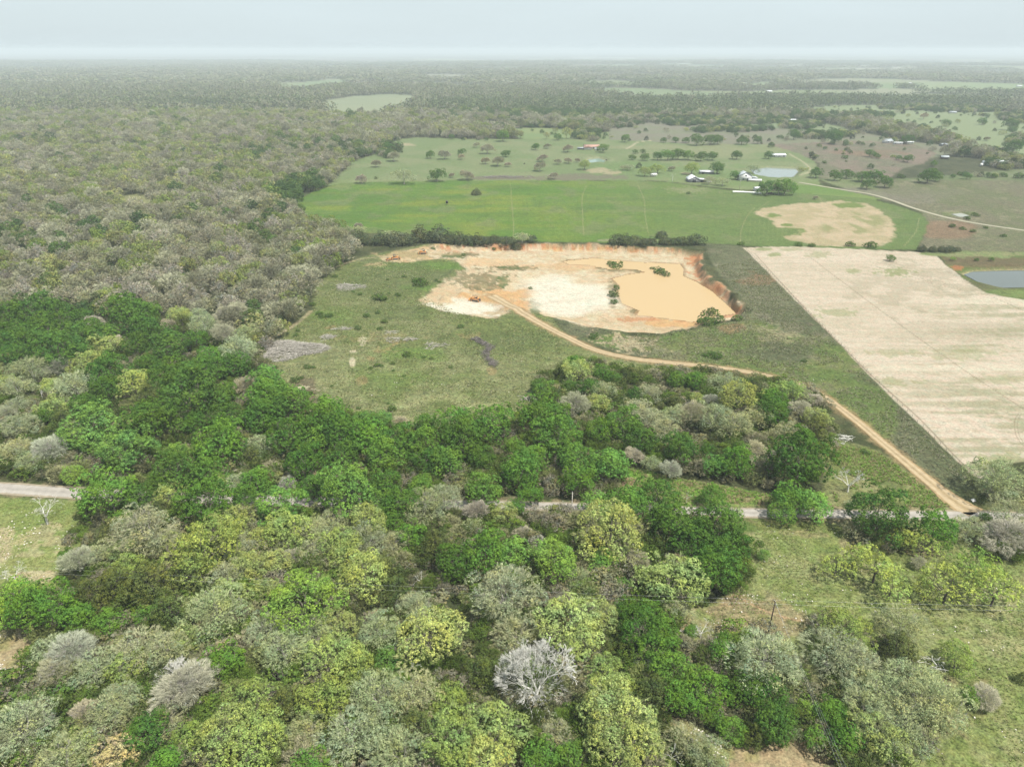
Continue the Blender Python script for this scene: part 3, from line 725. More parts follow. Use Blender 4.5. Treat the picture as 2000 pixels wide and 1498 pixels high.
def water(name, P, z, colr, rough, spec=0.5):
    m = bpy.data.materials.new(name); m.use_nodes = True
    n, l = m.node_tree.nodes, m.node_tree.links
    b = n["Principled BSDF"]; b.inputs["Base Color"].default_value = (*colr, 1); b.inputs["Roughness"].default_value = rough
    b.inputs["Specular IOR Level"].default_value = spec; b.inputs["IOR"].default_value = 1.33
    t = n.new("ShaderNodeTexNoise"); t.inputs["Scale"].default_value = 1.6; t.inputs["Detail"].default_value = 3
    tc = n.new("ShaderNodeTexCoord"); l.new(tc.outputs["Object"], t.inputs[0])
    bp = n.new("ShaderNodeBump"); bp.inputs["Strength"].default_value = 0.12; bp.inputs["Distance"].default_value = 0.02; l.new(t.outputs["Fac"], bp.inputs["Height"]); l.new(bp.outputs[0], b.inputs["Normal"])
    P = np.array(P); c = P.mean(0)
    Q = c + (P - c) * 1.0
    d = P - np.roll(P, 1, 0); d2 = np.roll(P, -1, 0) - P
    nn = np.stack([d[:, 1] + d2[:, 1], -(d[:, 0] + d2[:, 0])], 1); nn /= np.linalg.norm(nn, axis=1, keepdims=True) + 1e-9
    area = 0.5 * np.sum(P[:, 0] * np.roll(P[:, 1], -1) - np.roll(P[:, 0], -1) * P[:, 1])
    Q = P + nn * (1.6 if area > 0 else -1.6)
    import bmesh
    bm = bmesh.new(); vs = [bm.verts.new((x, y, z)) for x, y in Q]; bm.faces.new(vs)
    bmesh.ops.triangulate(bm, faces=bm.faces[:]); bm.faces.ensure_lookup_table(); bm.normal_update()
    if bm.faces[0].normal.z < 0: bmesh.ops.reverse_faces(bm, faces=bm.faces[:])
    me = bpy.data.meshes.new(name); bm.to_mesh(me); bm.free(); me.materials.append(m)
    return tag(link(name, me), kind="structure")
water("quarry_water", WATER, ZP, lin((240, 208, 156)) * 0.40, 0.35, 0.15)
water("pond_water", POND_E, -1.2, lin((120, 128, 120)) * 0.4, 0.08)
water("pond_water", POND_A, -1.0, lin((150, 178, 160)) * 0.45, 0.15)
water("pond_water", POND_B, -1.0, lin((160, 172, 164)) * 0.45, 0.12)
water("pond_water", POND_C, -1.0, lin((190, 190, 170)) * 0.45, 0.15)

# ------------------------------------------------------------------ trees: foliage and branch meshes, unit crown radius, base at the origin
HC = 0.95
LEAF = leaf_mat("foliage", 'object', 0.2)
LEAF_I = leaf_mat("woodland_foliage", 'instancer', 0.18)
BARK = mat("grey_bark", (0.17, 0.145, 0.12), 0.9, 0, 0.25, 6)
PALEBARK = mat("bleached_bark", (0.56, 0.55, 0.50), 0.9, 0, 0.15, 6)
DARKBARK = mat("dark_bark", (0.07, 0.06, 0.05), 0.9, 0, 0.25, 6)

def unit(rng, n):
    v = rng.normal(size=(n, 3)); return v / np.linalg.norm(v, axis=1, keepdims=True)

def cards(rng, c, nrm, size, aspect=1.0, twist=True, up=None):
    """a rhombic leaf spray at each centre; bent along its middle so it catches light on two sides"""
    n = len(c)
    if up is None:
        up = unit(rng, n)
    t = np.cross(nrm, up); t /= np.linalg.norm(t, axis=1, keepdims=True) + 1e-9
    u = np.cross(t, nrm)
    s = size[:, None]
    V = np.stack([c - u * s * aspect, c + t * s * 0.62 - nrm * s * 0.22, c + u * s * aspect, c - t * s * 0.62 - nrm * s * 0.22], 1).reshape(-1, 3)
    i = np.arange(n)[:, None] * 4
    F = np.concatenate([i + np.array([[0, 1, 2]]), i + np.array([[0, 2, 3]])])
    return V, F

HCK = {'S': 0.45, 'C': 0.82, 'H': 0.62, 'M': 0.9}
def crown_pts(rng, nl, lr, n, zs=0.78, low=-0.35, cone=0.0, fill=0.08, inner=0.72, irr=0.16, cl=14, cr=0.075, rnd=0.4):
    """leaf positions: lobes round an uneven dome, clumps over the lobes, leaves over the clumps"""
    k = np.arange(nl) + 0.5
    ph = k * 2.39996 + rng.uniform(0, 0.5, nl); ct = 1 - (1 - low) * k / nl
    ct = np.clip(ct + rng.normal(0, 0.09, nl), low, 1)
    st = np.sqrt(np.clip(1 - ct * ct, 0, 1))
    D = np.stack([np.cos(ph) * st, np.sin(ph) * st, ct], 1)
    bulge = np.clip(1 + rng.normal(0, irr, nl), 0.55, 1.3)
    ax, ay = rng.uniform(0.78, 1.18, 2)
    tilt = rng.normal(0, 0.14, 2)
    L = D * (inner * bulge)[:, None] * np.array([ax, ay, zs])
    L[:, 2] += L[:, 0] * tilt[0] + L[:, 1] * tilt[1]
    if cone: L[:, :2] *= (1 - cone * np.clip(L[:, 2:3] + 0.3, 0, 1))
    r = lr * rng.uniform(0.65, 1.4, nl)
    w = r * r; w /= w.sum()
    nc = max(8, n // cl)
    j = rng.choice(nl, nc, p=w)
    d = unit(rng, nc)
    out = L[j] / (np.linalg.norm(L[j], axis=1, keepdims=True) + 1e-6)
    flip = (d * (out * 0.75 + np.array([0, 0, 0.45]))).sum(1) < -0.2
    d[flip] *= -1
    cp = L[j] + d * (r[j] * (1 - np.abs(rng.normal(0, 0.14, nc))))[:, None]
    q = rng.integers(0, nc, n)
    e = unit(rng, n); fl = (e * (d[q] + np.array([0, 0, 0.3]))).sum(1) < 0; e[fl] *= -1
    p = cp[q] + e * (cr * rng.uniform(0.6, 1.4, nc)[q] * rng.uniform(0.5, 1.1, n))[:, None] * np.array([1, 1, 0.8])
    nrm = e * 0.9 + d[q] * 0.5 + unit(rng, n) * rnd; nrm /= np.linalg.norm(nrm, axis=1, keepdims=True)
    v = (rng.uniform(0.88, 1.12, nl)[j] * rng.uniform(0.78, 1.22, nc))[q] * rng.uniform(0.8, 1.2, n)
    m = int(n * fill)
    if m:
        p[:m] = unit(rng, m) * (rng.uniform(0.2, 0.75, m) ** 0.6)[:, None] * np.array([0.75, 0.75, 0.7 * zs]); nrm[:m] = unit(rng, m)
    return p, nrm, v

def skeleton(rng, levels=4, split=3, zs=0.78, rt=0.055, open_=0.9, reach=0.98, ptaper=0.62, wig=0.22, trunk=0.45, lmin=0.004, lr=0.62):
    S = []
    def rec(p, d, L, r, lv):
        # each limb in two bent pieces
        q = p
        dd = d
        for k in range(2):
            dd = dd + Vector(rng.normal(0, wig, 3)) * 0.6; dd.normalize()
            e = q + dd * (L / 2)
            r2 = max(r * (0.84 if k == 0 else 0.7), lmin)
            S.append((*q, *e, r, r2)); q = e; r = r2
        if lv <= 0: return
        n = split + (1 if rng.random() < 0.3 else 0)
        a0 = rng.uniform(0, 6.28)
        for k in range(n):
            a = a0 + k * 6.283 / n + rng.normal(0, 0.3)
            side = Vector((math.cos(a), math.sin(a), 0))
            b = dd.cross(side); 
            if b.length < 0.1: b = Vector((1, 0, 0))
            b.normalize()
            th = rng.uniform(0.35, 0.95) * open_
            nd = dd * math.cos(th) + (b * math.cos(a) + dd.cross(b) * math.sin(a)) * math.sin(th)
            nd = nd + Vector((0, 0, 0.12)); nd.normalize()
            c = q - Vector((0, 0, HC)); 
            rr = math.sqrt(c.x ** 2 + c.y ** 2 + (c.z / zs) ** 2)
            LL = L * lr * rng.uniform(0.75, 1.25)
            if rr > reach: LL *= 0.45
            rec(q, nd, LL, r * ptaper, lv - 1)
    p = Vector((0, 0, 0))
    S.append((0, 0, -0.03, 0.02, 0.0, trunk, rt * 1.2, rt * 0.85))
    nm = 4
    a0 = rng.uniform(0, 6.28)
    for k in range(nm):
        a = a0 + k * 6.283 / nm + rng.normal(0, 0.3); th = rng.uniform(0.35, 0.85) if k else 0.1
        rec(Vector((0.02, 0, trunk)), Vector((math.cos(a) * math.sin(th), math.sin(a) * math.sin(th), math.cos(th))), 0.5 * rng.uniform(0.85, 1.15), rt * 0.62, levels - 1)
    return np.array(S)

def clip_dome(S, zs, lim=1.06):
    c = S[:, 3:6] - np.array([0, 0, HC]); c[:, 2] /= zs
    S = S[np.linalg.norm(c, axis=1) < lim]
    ends = {tuple(np.round(S[0, 3:6], 4)), (0.02, 0.0, round(float(S[0, 5]), 4))}; keep = [0]
    for i in range(1, len(S)):          # nothing left hanging in the air
        if tuple(np.round(S[i, 0:3], 4)) in ends:
            keep.append(i); ends.add(tuple(np.round(S[i, 3:6], 4)))
    return S[keep]

def twigs(rng, p, d, length, width):
    """slender bare sprays pointing out of the crown: thin three-cornered slips"""
    n = len(p)
    side = np.cross(d, unit(rng, n)); side /= np.linalg.norm(side, axis=1, keepdims=True) + 1e-9
    L = length[:, None]; W = width[:, None]
    V = np.stack([p - side * W, p + side * W, p + d * L], 1).reshape(-1, 3)
    i = np.arange(n)[:, None] * 3
    return V, i + np.array([[0, 1, 2]])

SPEC = {   # kind of tree: lobes, lobe radius, leaves, leaf size, shape
    'G': dict(nl=34, lr=0.28, n=13000, s=0.025, zs=0.80, low=-0.6, irr=0.25, cl=15, cr=0.07),
    'Y': dict(nl=44, lr=0.22, n=12000, s=0.0215, zs=0.74, low=-0.5, inner=0.8, fill=0.05, irr=0.25, cl=10, cr=0.055),
    'P': dict(nl=46, lr=0.21, n=9000, s=0.0195, zs=0.74, low=-0.5, inner=0.8, fill=0.08, irr=0.26, cl=9, cr=0.06),
    'B': dict(nl=60, lr=0.20, n=500, s=0.022, zs=0.76, low=-0.4, inner=0.78, irr=0.2),
    'V': dict(nl=40, lr=0.24, n=120, s=0.02, zs=0.80, low=-0.3, inner=0.72, irr=0.3),
    'C': dict(nl=60, lr=0.19, n=10500, s=0.024, zs=1.0, low=-0.8, inner=0.74, cone=0.35, fill=0.1, cl=14),
    'F': dict(nl=26, lr=0.27, n=3000, s=0.024, zs=0.80, low=-0.3, inner=0.72, fill=0.02, irr=0.24, cl=9, cr=0.08),
    'S': dict(nl=30, lr=0.30, n=2200, s=0.06, zs=0.70, low=-0.5, inner=0.66, cr=0.1),
    'H': dict(nl=46, lr=0.28, n=5000, s=0.042, zs=0.90, low=-0.6, inner=0.72, irr=0.22, cr=0.08),
}
def build_kind(kind, seed, lod=0, mtl=None):
    """returns (branch mesh, foliage mesh) for lod 0; one joined mesh for lods 1 and 2"""
    rng = np.random.default_rng(seed * 97 + ord(kind) + lod * 7)
    q = dict(SPEC[kind]); n = q.pop('n'); s = q.pop('s')
    zs = q['zs']
    hc = HCK.get(kind, HC)
    if lod == 1:
        n = int(n * 0.14) + 80; s *= 2.25; q['nl'] = max(14, q['nl'] // 2); q['lr'] *= 1.2; q['cl'] = 5; q['cr'] = 0.10
    if lod == 2:
        n = 54; s = 0.17; q['nl'] = 9; q['lr'] *= 1.4; q['cl'] = 2; q['cr'] = 0.1
    c, nr, v = crown_pts(rng, n=n, **q)
    c = c + np.array([0, 0, hc])
    size = s * rng.uniform(0.65, 1.35, len(c))
    V, F = cards(rng, c, nr, size, 1.0 if kind not in 'F' else 1.7)
    vc = np.repeat(v, 4)
    cols = np.stack([vc, vc, vc], 1)
    a1_, a2_, a3_ = rng.uniform(0, 6.28, 3)
    hs = np.repeat(np.sin(4.1 * c[:, 0] + a1_) * np.cos(3.7 * c[:, 1] + a2_) + 0.6 * np.sin(6.3 * c[:, 2] + 5 * c[:, 0] + a3_) + rng.normal(0, 0.35, len(c)), 4)
    cols *= np.stack([1 + 0.11 * hs, 1 + 0.03 * hs, 1 - 0.10 * hs], 1)
    if kind in 'GC':                            # young shoots on top of the lobes are yellower
        y = np.repeat(rng.random(len(c)) < 0.18, 4); cols[y] *= (1.25, 1.16, 0.9)
    if kind in 'YP':
        y = np.repeat(rng.random(len(c)) < (0.22 if kind == 'Y' else 0.4), 4); cols[y] *= (0.95, 0.9, 1.0)
        y = np.repeat(rng.random(len(c)) < 0.2, 4); cols[y] *= (0.62, 0.72, 0.6)
    Vs, Fs, Cs = [V], [F], [cols]; off = len(V)
    tw = {'Y': 1400, 'P': 3600, 'B': 15000, 'F': 700}.get(kind, 0)
    if tw:
        ln, wd = (0.15, 0.0046) if kind != 'V' else (0.2, 0.010)
        if lod == 1: tw = int(tw * 0.14); ln, wd = 0.22, 0.016
        if lod == 2: tw = 16 if kind in 'YF' else 40; ln, wd = 0.45, 0.075
        p, d, tv = crown_pts(rng, n=tw, **q)
        dirs = p / (np.linalg.norm(p, axis=1, keepdims=True) + 1e-6) + unit(rng, tw) * 0.55 + np.array([0, 0, 0.25]); dirs /= np.linalg.norm(dirs, axis=1, keepdims=True)
        p = p * 0.95 - dirs * ln * 0.5 + np.array([0, 0, hc])
        V2, F2 = twigs(rng, p, dirs, ln * rng.uniform(0.6, 1.4, tw), wd * rng.uniform(0.7, 1.3, tw))
        g = {'Y': (1.1, 1.02, 1.4), 'P': (1.25, 1.18, 1.34), 'B': (1.3, 1.3, 1.22), 'V': (1.25, 1.25, 1.2), 'F': (0.5, 0.45, 0.7)}[kind]
        c2 = np.repeat(tv * rng.uniform(0.8, 1.25, tw), 3)[:, None] * np.array([g])
        Vs.append(V2); Fs.append(F2 + off); Cs.append(c2); off += len(V2)
    if lod:
        if lod == 1 and kind in 'BPYF':
            S = clip_dome(skeleton(rng, 3, 3, zs, 0.05, lmin=0.010), zs)
            V3, Q3, v3 = segs_mesh("", S, 3)
            g = {'B': 0.95, 'P': 0.9, 'Y': 0.7, 'F': 0.3}[kind]
            Vs.append(V3); Cs.append(np.stack([v3 * g, v3 * g * 0.95, v3 * g * 1.1], 1))
            Fs2 = [np.concatenate(Fs), Q3 + off]
        else:
            m = MB(); m.tube((0, 0, -0.03), (0.02, 0, 0.7), 0.05, 0.03, 4)
            V3 = np.concatenate(m.V); Vs.append(V3); Cs.append(np.full((len(V3), 3), 0.35))
            Fs2 = [np.concatenate(Fs), np.concatenate(m.Q) + off]
        return mesh_np("woodland_tree", np.concatenate(Vs), Fs2, np.concatenate(Cs), mtl or LEAF_I)
    leaf = mesh_np("foliage_" + kind.lower(), np.concatenate(Vs), np.concatenate(Fs), np.concatenate(Cs), LEAF)
    lv, sp = {'B': (6, 3), 'V': (5, 3), 'P': (5, 2), 'F': (4, 2), 'Y': (4, 2)}.get(kind, (3, 2))
    S = skeleton(rng, lv, sp, zs, 0.05 if kind != 'F' else 0.045, lmin=0.0032 if kind in 'BPV' else 0.006, trunk=0.45 if kind != 'C' else 0.8)
    S = clip_dome(S, zs, 1.0)
    V3, Q3, v3 = segs_mesh("", S, 4)
    br = mesh_np("branches_" + kind.lower(), V3, [Q3], None, {'B': PALE_TW, 'V': PALEBARK, 'P': PALE_TW, 'Y': BARK, 'F': DARKBARK, 'C': DARKBARK}.get(kind, BARK), smooth=True)
    return br, leaf
PALE_TW = mat("grey_twigs", (0.30, 0.275, 0.25), 0.9, 0, 0.2, 6)
LIB = {k: [build_kind(k, s) for s in range(4 if k in 'GYP' else 3)] for k in 'GYPBCFSHV'}

def dead_mesh(seed, big=True, spread=1.0):
    rng = np.random.default_rng(seed)
    S = skeleton(rng, 6 if big else 4, 3 if big else 2, 0.9, 0.036 if big else 0.04, open_=0.85 * spread, reach=1.0, ptaper=0.66, wig=0.28, trunk=0.35 if big else 0.7, lmin=0.0045 if big else 0.006, lr=0.66)
    S = clip_dome(S, 0.95, 1.08)
    thick = S[:, 6] > 0.009
    out = []
    for sel, n in ((thick, 6), (~thick, 3)):
        V3, Q3, _ = segs_mesh("", S[sel], n); out.append((V3, Q3))
    V = out[1][0]; Q = out[1][1]
    rg = np.random.default_rng(seed + 5)
    if big:    # the finest sprays, all through the crown
        nt = 11000
        e = S[S[:, 6] < 0.016]; k = rg.integers(0, len(e), nt); f = rg.random((nt, 1)); p = e[k, 0:3] * (1 - f) + e[k, 3:6] * f
        q0 = unit(rg, 2500) * (rg.uniform(0.15, 0.97, 2500) ** 0.5)[:, None] * np.array([1, 1, 0.88]) + np.array([0, 0, HC]); q0 = q0[q0[:, 2] > 0.45]; p[:len(q0)] = q0
        w_ = p - np.array([0, 0, HC]); an = np.arctan2(w_[:, 1], w_[:, 0]); lim_ = 0.80 + 0.13 * np.sin(3 * an + seed) + 0.12 * np.sin(5 * an + w_[:, 2] * 4 + 2 * seed) + 0.06 * np.sin(11 * an)
        p = p[np.linalg.norm(w_, axis=1) < lim_]; nt = len(p)
        d = p - np.array([0, 0, HC * 0.5]); d /= np.linalg.norm(d, axis=1, keepdims=True); d = d + unit(rg, nt) * 0.45; d /= np.linalg.norm(d, axis=1, keepdims=True)
        V2, F2 = twigs(rg, p, d, rg.uniform(0.07, 0.17, nt), np.full(nt, 0.0030))
        tw = mesh_np("dead_twigs", np.concatenate([V, V2]), [Q, F2 + len(V)], None, PALEBARK)
    else:
        tw = mesh_np("dead_twigs", V, [Q], None, PALEBARK)
    return mesh_np("dead_trunk", out[0][0], [out[0][1]], None, PALEBARK, smooth=True), tw
DEAD_BIG = [dead_mesh(s, True) for s in (3, 8)]
DEAD_SNAG = [dead_mesh(s, False, 0.8) for s in (4, 5, 6)]

# ---- every tree one can tell apart: kind, crown centre in the photograph, crown half-width there (pixels)
# g dark green, G fresh green, L light green, E lime, Y yellow-green oak, P pale grey-green oak, B bare grey, C dark olive cedar, F feathery willow, D bleached dead, N dead snag, T tan
TREES = """
g 20 625 30;g 70 612 35;g 110 620 30;Y 35 635 22;g 95 642 35;g 38 657 28;g 75 667 32;g 12 674 24;g 40 702 30;g 118 692 40;Y 72 690 13;g 150 668 36;g 255 622 42;G 285 620 28;
g 158 622 20;B 135 634 14;B 185 632 18;g 278 648 30;g 185 654 30;G 212 658 22;Y 205 680 29;B 235 673 15;g 266 674 24;g 331 655 19;B 332 637 14;Y 350 618 20;C 358 638 18;g 383 667 22;g 330 684 32;
P 400 638 24;P 388 615 14;B 450 622 28;P 482 622 22;B 440 656 24;P 480 657 22;P 468 690 32;P 62 728 34;B 115 722 24;Y 172 714 32;Y 15 752 22;P 35 760 24;Y 102 756 20;P 150 758 34;g 215 735 40;g 208 767 28;
Y 260 752 33;C 296 777 26;g 290 716 24;Y 310 719 9;g 345 735 42;g 402 728 35;g 372 777 50;G 435 772 24;B 478 756 22;g 462 718 26;G 415 705 26;Y 110 800 28;C 120 822 18;g 170 795 29;P 32 797 22;P 38 837 30;
B 12 810 20;N 80 768 14;g 88 817 20;M 178 838 50;g 300 828 52;B 100 882 32;P 30 885 30;M 245 888 46;M 190 872 32;g 378 832 24;G 430 868 46;g 445 822 32;E 345 884 22;P 60 905 22;E 5 905 14;
M 520 745 30;M 540 765 22;G 520 785 38;g 512 822 36;G 572 790 34;G 640 818 38;g 572 852 45;g 530 808 30;P 512 875 26;M 712 822 22;M 748 822 20;B 780 826 16;G 832 830 22;G 888 834 38;G 962 828 38;
g 662 847 35;G 720 862 38;g 775 867 36;G 826 872 32;g 905 868 42;g 672 890 30;G 752 895 34;g 833 904 30;G 875 907 30;g 938 897 28;G 610 868 30;C 490 900 24;g 600 908 34;
g 1065 812 42;E 1018 818 20;G 1085 855 40;G 1004 878 22;G 1040 902 30;G 1015 925 38;G 1127 904 36;P 1120 930 22;G 1127 941 30;M 1190 914 38;G 1170 842 24;G 1218 832 32;g 1253 865 28;G 945 963 34;G 1036 968 22;
G 1008 992 16;L 1165 992 28;G 1225 990 38;g 1278 974 38;Y 980 1004 22;B 930 1000 24;P 925 1027 16;P 868 980 30;g 785 987 34;G 820 958 26;
Y 1190 1044 60;E 1083 1096 44;G 948 1078 40;g 892 1100 38;L 1005 1082 30;B 1020 1044 18;B 1048 1060 16;C 850 1065 28;P 1127 1132 24;L 1183 1103 28;B 1242 1098 22;G 1212 1150 18;Y 1310 1137 54;P 985 1167 58;D 822 1132 18;
g 1325 1028 45;g 1400 1037 50;g 1432 1074 30;g 1392 1117 50;g 1350 1067 38;g 1290 1025 28;G 1225 1187 22;G 1270 1197 24;g 1250 1235 38;G 1290 1237 30;P 1325 1197 25;
G 215 967 45;g 270 977 34;g 305 960 20;G 408 930 30;g 342 924 42;E 145 930 22;Y 325 974 28;Y 378 955 13;Y 430 947 20;P 468 944 22;g 405 987 52;C 318 1000 22;G 240 1019 22;P 285 1042 50;C 218 1045 30;P 325 1064 30;
B 152 1097 30;P 192 1087 26;Y 232 1077 24;O 398 1077 60;Y 460 1022 32;P 465 1060 26;O 252 1122 32;C 300 1152 50;C 225 1159 42;C 175 1162 28;O 390 1117 36;P 440 1127 30;Y 475 1102 28;
E 30 1187 50;G 92 1187 48;G 155 1207 32;G 215 1217 26;G 290 1207 22;V 85 1000 34;V 25 1120 24;
M 545 992 42;M 680 962 55;g 610 957 28;G 500 947 30;g 480 977 22;B 562 947 16;g 750 947 30;M 745 977 28;Y 570 1042 38;Y 505 1057 24;P 462 1077 28;Y 488 1112 32;Y 540 1099 28;B 575 1092 20;
P 612 1042 30;P 650 1030 32;Y 720 1020 36;Y 662 1062 36;P 720 1057 34;P 768 1064 24;Y 682 1100 36;Y 712 1130 46;C 750 1120 32;C 770 1152 26;E 595 1177 60;G 770 1022 20;G 800 1050 26;P 830 992 34;
P 612 1082 26;C 615 1122 24;Y 450 1167 36;Y 508 1157 26;
P 100 1270 30;B 140 1276 38;P 190 1307 36;B 110 1312 30;P 270 1277 42;O 262 1302 36;P 325 1272 40;Y 358 1260 30;B 362 1345 48;D 350 1325 46;G 440 1292 34;D 430 1255 20;P 215 1397 38;B 165 1397 26;P 240 1367 34;
P 45 1425 55;Y 155 1457 32;P 130 1487 45;T 228 1474 36;g 285 1437 42;G 325 1492 30;Y 440 1434 52;O 375 1442 30;P 325 1414 34;C 340 1210 45;P 420 1202 50;N 78 1340 18;
P 525 1237 36;P 555 1272 40;P 620 1230 30;Y 665 1217 30;Y 650 1282 48;O 690 1302 36;Y 840 1247 58;P 745 1237 38;M 757 1292 24;P 812 1187 28;C 935 1317 30;B 915 1327 16;N 806 1305 22;
O 500 1372 44;C 557 1377 34;O 625 1367 46;P 737 1367 50;P 800 1362 45;O 875 1377 36;Y 500 1457 52;P 600 1432 34;P 690 1442 50;P 780 1472 46;O 888 1442 52;C 812 1427 36;G 612 1492 30;
Y 970 1427 50;Y 950 1482 50;D 1048 1322 84;P 1007 1237 36;Y 1115 1217 52;Y 1175 1207 32;Y 1125 1267 36;C 1182 1267 20;G 1285 1277 34;P 1258 1297 20;G 1312 1314 36;G 1340 1367 32;C 1275 1352 32;
O 1175 1322 34;O 1212 1347 30;Y 1212 1414 64;Y 1225 1467 58;C 950 1322 34;G 1060 1477 34;G 1112 1477 26;P 1090 1432 26;C 1305 1434 18;P 1340 1452 34;D 1312 1476 28;P 1385 1482 36;
G 1412 1250 16;G 1408 1282 24;G 1348 1234 14;P 1490 1292 60;G 1388 1347 36;g 1460 1352 34;g 1505 1360 32;B 1540 1377 20;E 1580 1387 24;G 1428 1429 26;g 1510 1417 40;C 1472 1437 28;G 1395 1402 20;P 1550 1432 16;
O 1648 1230 46;P 1632 1282 48;P 1672 1297 40;P 1758 1225 40;C 1755 1277 34;G 1625 1397 30;G 1595 1442 22;G 1650 1452 32;P 1712 1367 48;P 1780 1342 50;P 1690 1387 42;Y 1720 1447 50;P 1790 1392 50;P 1750 1427 44;
P 1825 1380 54;O 1870 1287 30;G 1898 1362 20;B 1922 1364 26;C 1998 1325 14;V 1370 1230 22;
F 1632 1110 28;F 1668 1092 30;F 1712 1112 40;F 1742 1150 36;F 1808 1157 22;F 1852 1148 48;W 1898 1108 36;F 1945 1155 46;F 1765 1056 24;F 1802 1072 26;B 1795 1100 14;
g 1718 1010 50;G 1825 1037 38;P 1890 1037 28;G 1925 1014 12;B 1965 1052 38;P 1980 1007 40;G 1545 975 32;L 1592 993 32;P 1940 938 44;g 1562 905 55;G 1528 1000 26;V 1660 940 28;
g 1330 878 32;G 1437 907 32;M 1402 912 24;g 1380 885 16;g 1448 880 18;P 1390 820 32;P 1430 832 32;B 1350 812 28;P 1318 817 24;P 1476 820 24;Y 1443 777 34;C 1475 761 22;O 1528 769 29;P 1566 776 20;B 1586 784 16;
Y 1595 820 23;B 1562 802 20;G 1510 784 24;g 1510 814 30;C 1588 844 28;P 1540 847 24;B 1474 880 20;C 1320 789 18;P 1484 907 16;G 1320 747 18;G 1356 747 20;C 1378 734 11;Y 1362 782 16;P 1412 752 24;B 1388 784 16;
B 1310 920 20;g 1050 755 16;Y 1130 727 26;G 1122 710 16;C 1102 724 18;g 1150 762 22;g 1112 757 16;C 1085 777 18;G 1065 767 20;B 1122 794 26;Y 1168 790 22;P 1180 767 22;G 1175 732 18;G 1198 740 14;C 1224 738 11;
C 1212 789 18;g 1240 774 16;P 1267 770 20;N 1302 772 8;P 1245 802 24;P 1275 822 24;P 1300 840 26;B 1240 892 18;P 1272 907 16;N 1342 972 12;G 1390 972 22;W 1440 1000 12;
M 1490 1085 12;G 1160 704 9;P 1660 985 8;G 123 1083 8;
"""
FAR_TREES = """
G 982 262 15;g 1090 266 9;g 1046 285 9;B 930 282 7;B 952 288 14;g 901 295 9;B 901 305 8;B 868 300 13;g 840 300 10;g 988 298 10;B 948 312 10;B 972 312 14;B 992 320 8;B 1069 284 8;B 1109 288 11;B 1054 323 13;B 1059 307 11;B 1090 314 9;
B 1110 312 9;B 1128 312 6;O 1142 319 14;G 1221 268 10;G 1178 287 12;g 1296 272 7;P 1219 326 9;P 1229 325 10;O 1260 332 14;O 1285 327 14;B 1312 328 8;N 1314 346 8;g 853 338 18;B 882 341 7;B 912 340 15;B 1080 342 11;
B 735 317 12;g 758 285 12;B 768 303 14;C 734 347 4;B 705 348 12;P 788 340 22;g 882 266 7;O 1352 325 18;g 1402 325 16;G 1437 340 12;P 1472 328 13;P 1385 350 12;P 1412 352 14;g 1500 362 22;G 1535 360 22;B 1522 366 16;g 1595 335 14;g 1502 301 10;
g 1440 300 12;B 1593 385 6;g 1632 340 14;g 1655 337 14;g 1685 342 16;g 1695 357 14;g 1710 340 16;g 1730 352 16;g 1815 340 20;g 1830 342 14;G 1825 318 8;g 1862 343 6;g 1890 342 9;g 1942 342 7;g 1700 297 11;g 1713 303 8;g 1756 307 7;
g 1775 308 11;g 1772 270 13;g 1632 265 18;g 1580 256 9;g 1552 260 13;B 1858 264 14;g 1770 248 7;g 1850 238 9;g 1920 235 10;g 1975 240 16;g 1978 253 10;g 1982 283 18;B 1928 270 7;B 1805 225 9;
g 1235 306 8;g 1260 305 10;g 1285 303 11;G 1305 300 14;g 1325 298 15;G 1345 300 13;g 1370 303 13;g 1392 302 12;g 1320 272 8;g 1340 272 9;g 1362 270 16;g 1388 270 14;g 1402 270 14;g 1450 272 12;g 1480 272 10;
H 700 462 24;H 722 470 16;H 745 466 22;H 778 466 24;H 800 470 16;H 820 457 26;H 840 464 18;H 858 458 28;H 880 466 18;H 897 464 22;H 916 468 16;H 932 467 18;H 950 469 15;H 965 467 15;H 990 467 17;P 1020 461 17;H 1038 466 13;H 1008 471 12;
H 1205 468 17;H 1222 468 18;H 1242 469 16;H 1258 472 13;H 1272 471 14;H 1291 458 13;H 1300 470 16;H 1318 471 14;H 1334 470 15;H 1362 468 18;H 1350 472 12;H 930 375 12;g 1740 502 10;H 1802 485 12;H 1822 486 10;H 1840 486 10;H 1856 486 12;H 1870 487 9;E 1862 504 6;g 1908 506 5;G 1937 505 6;P 700 447 14;P 760 456 12;B 660 458 24;B 700 440 10;
"""
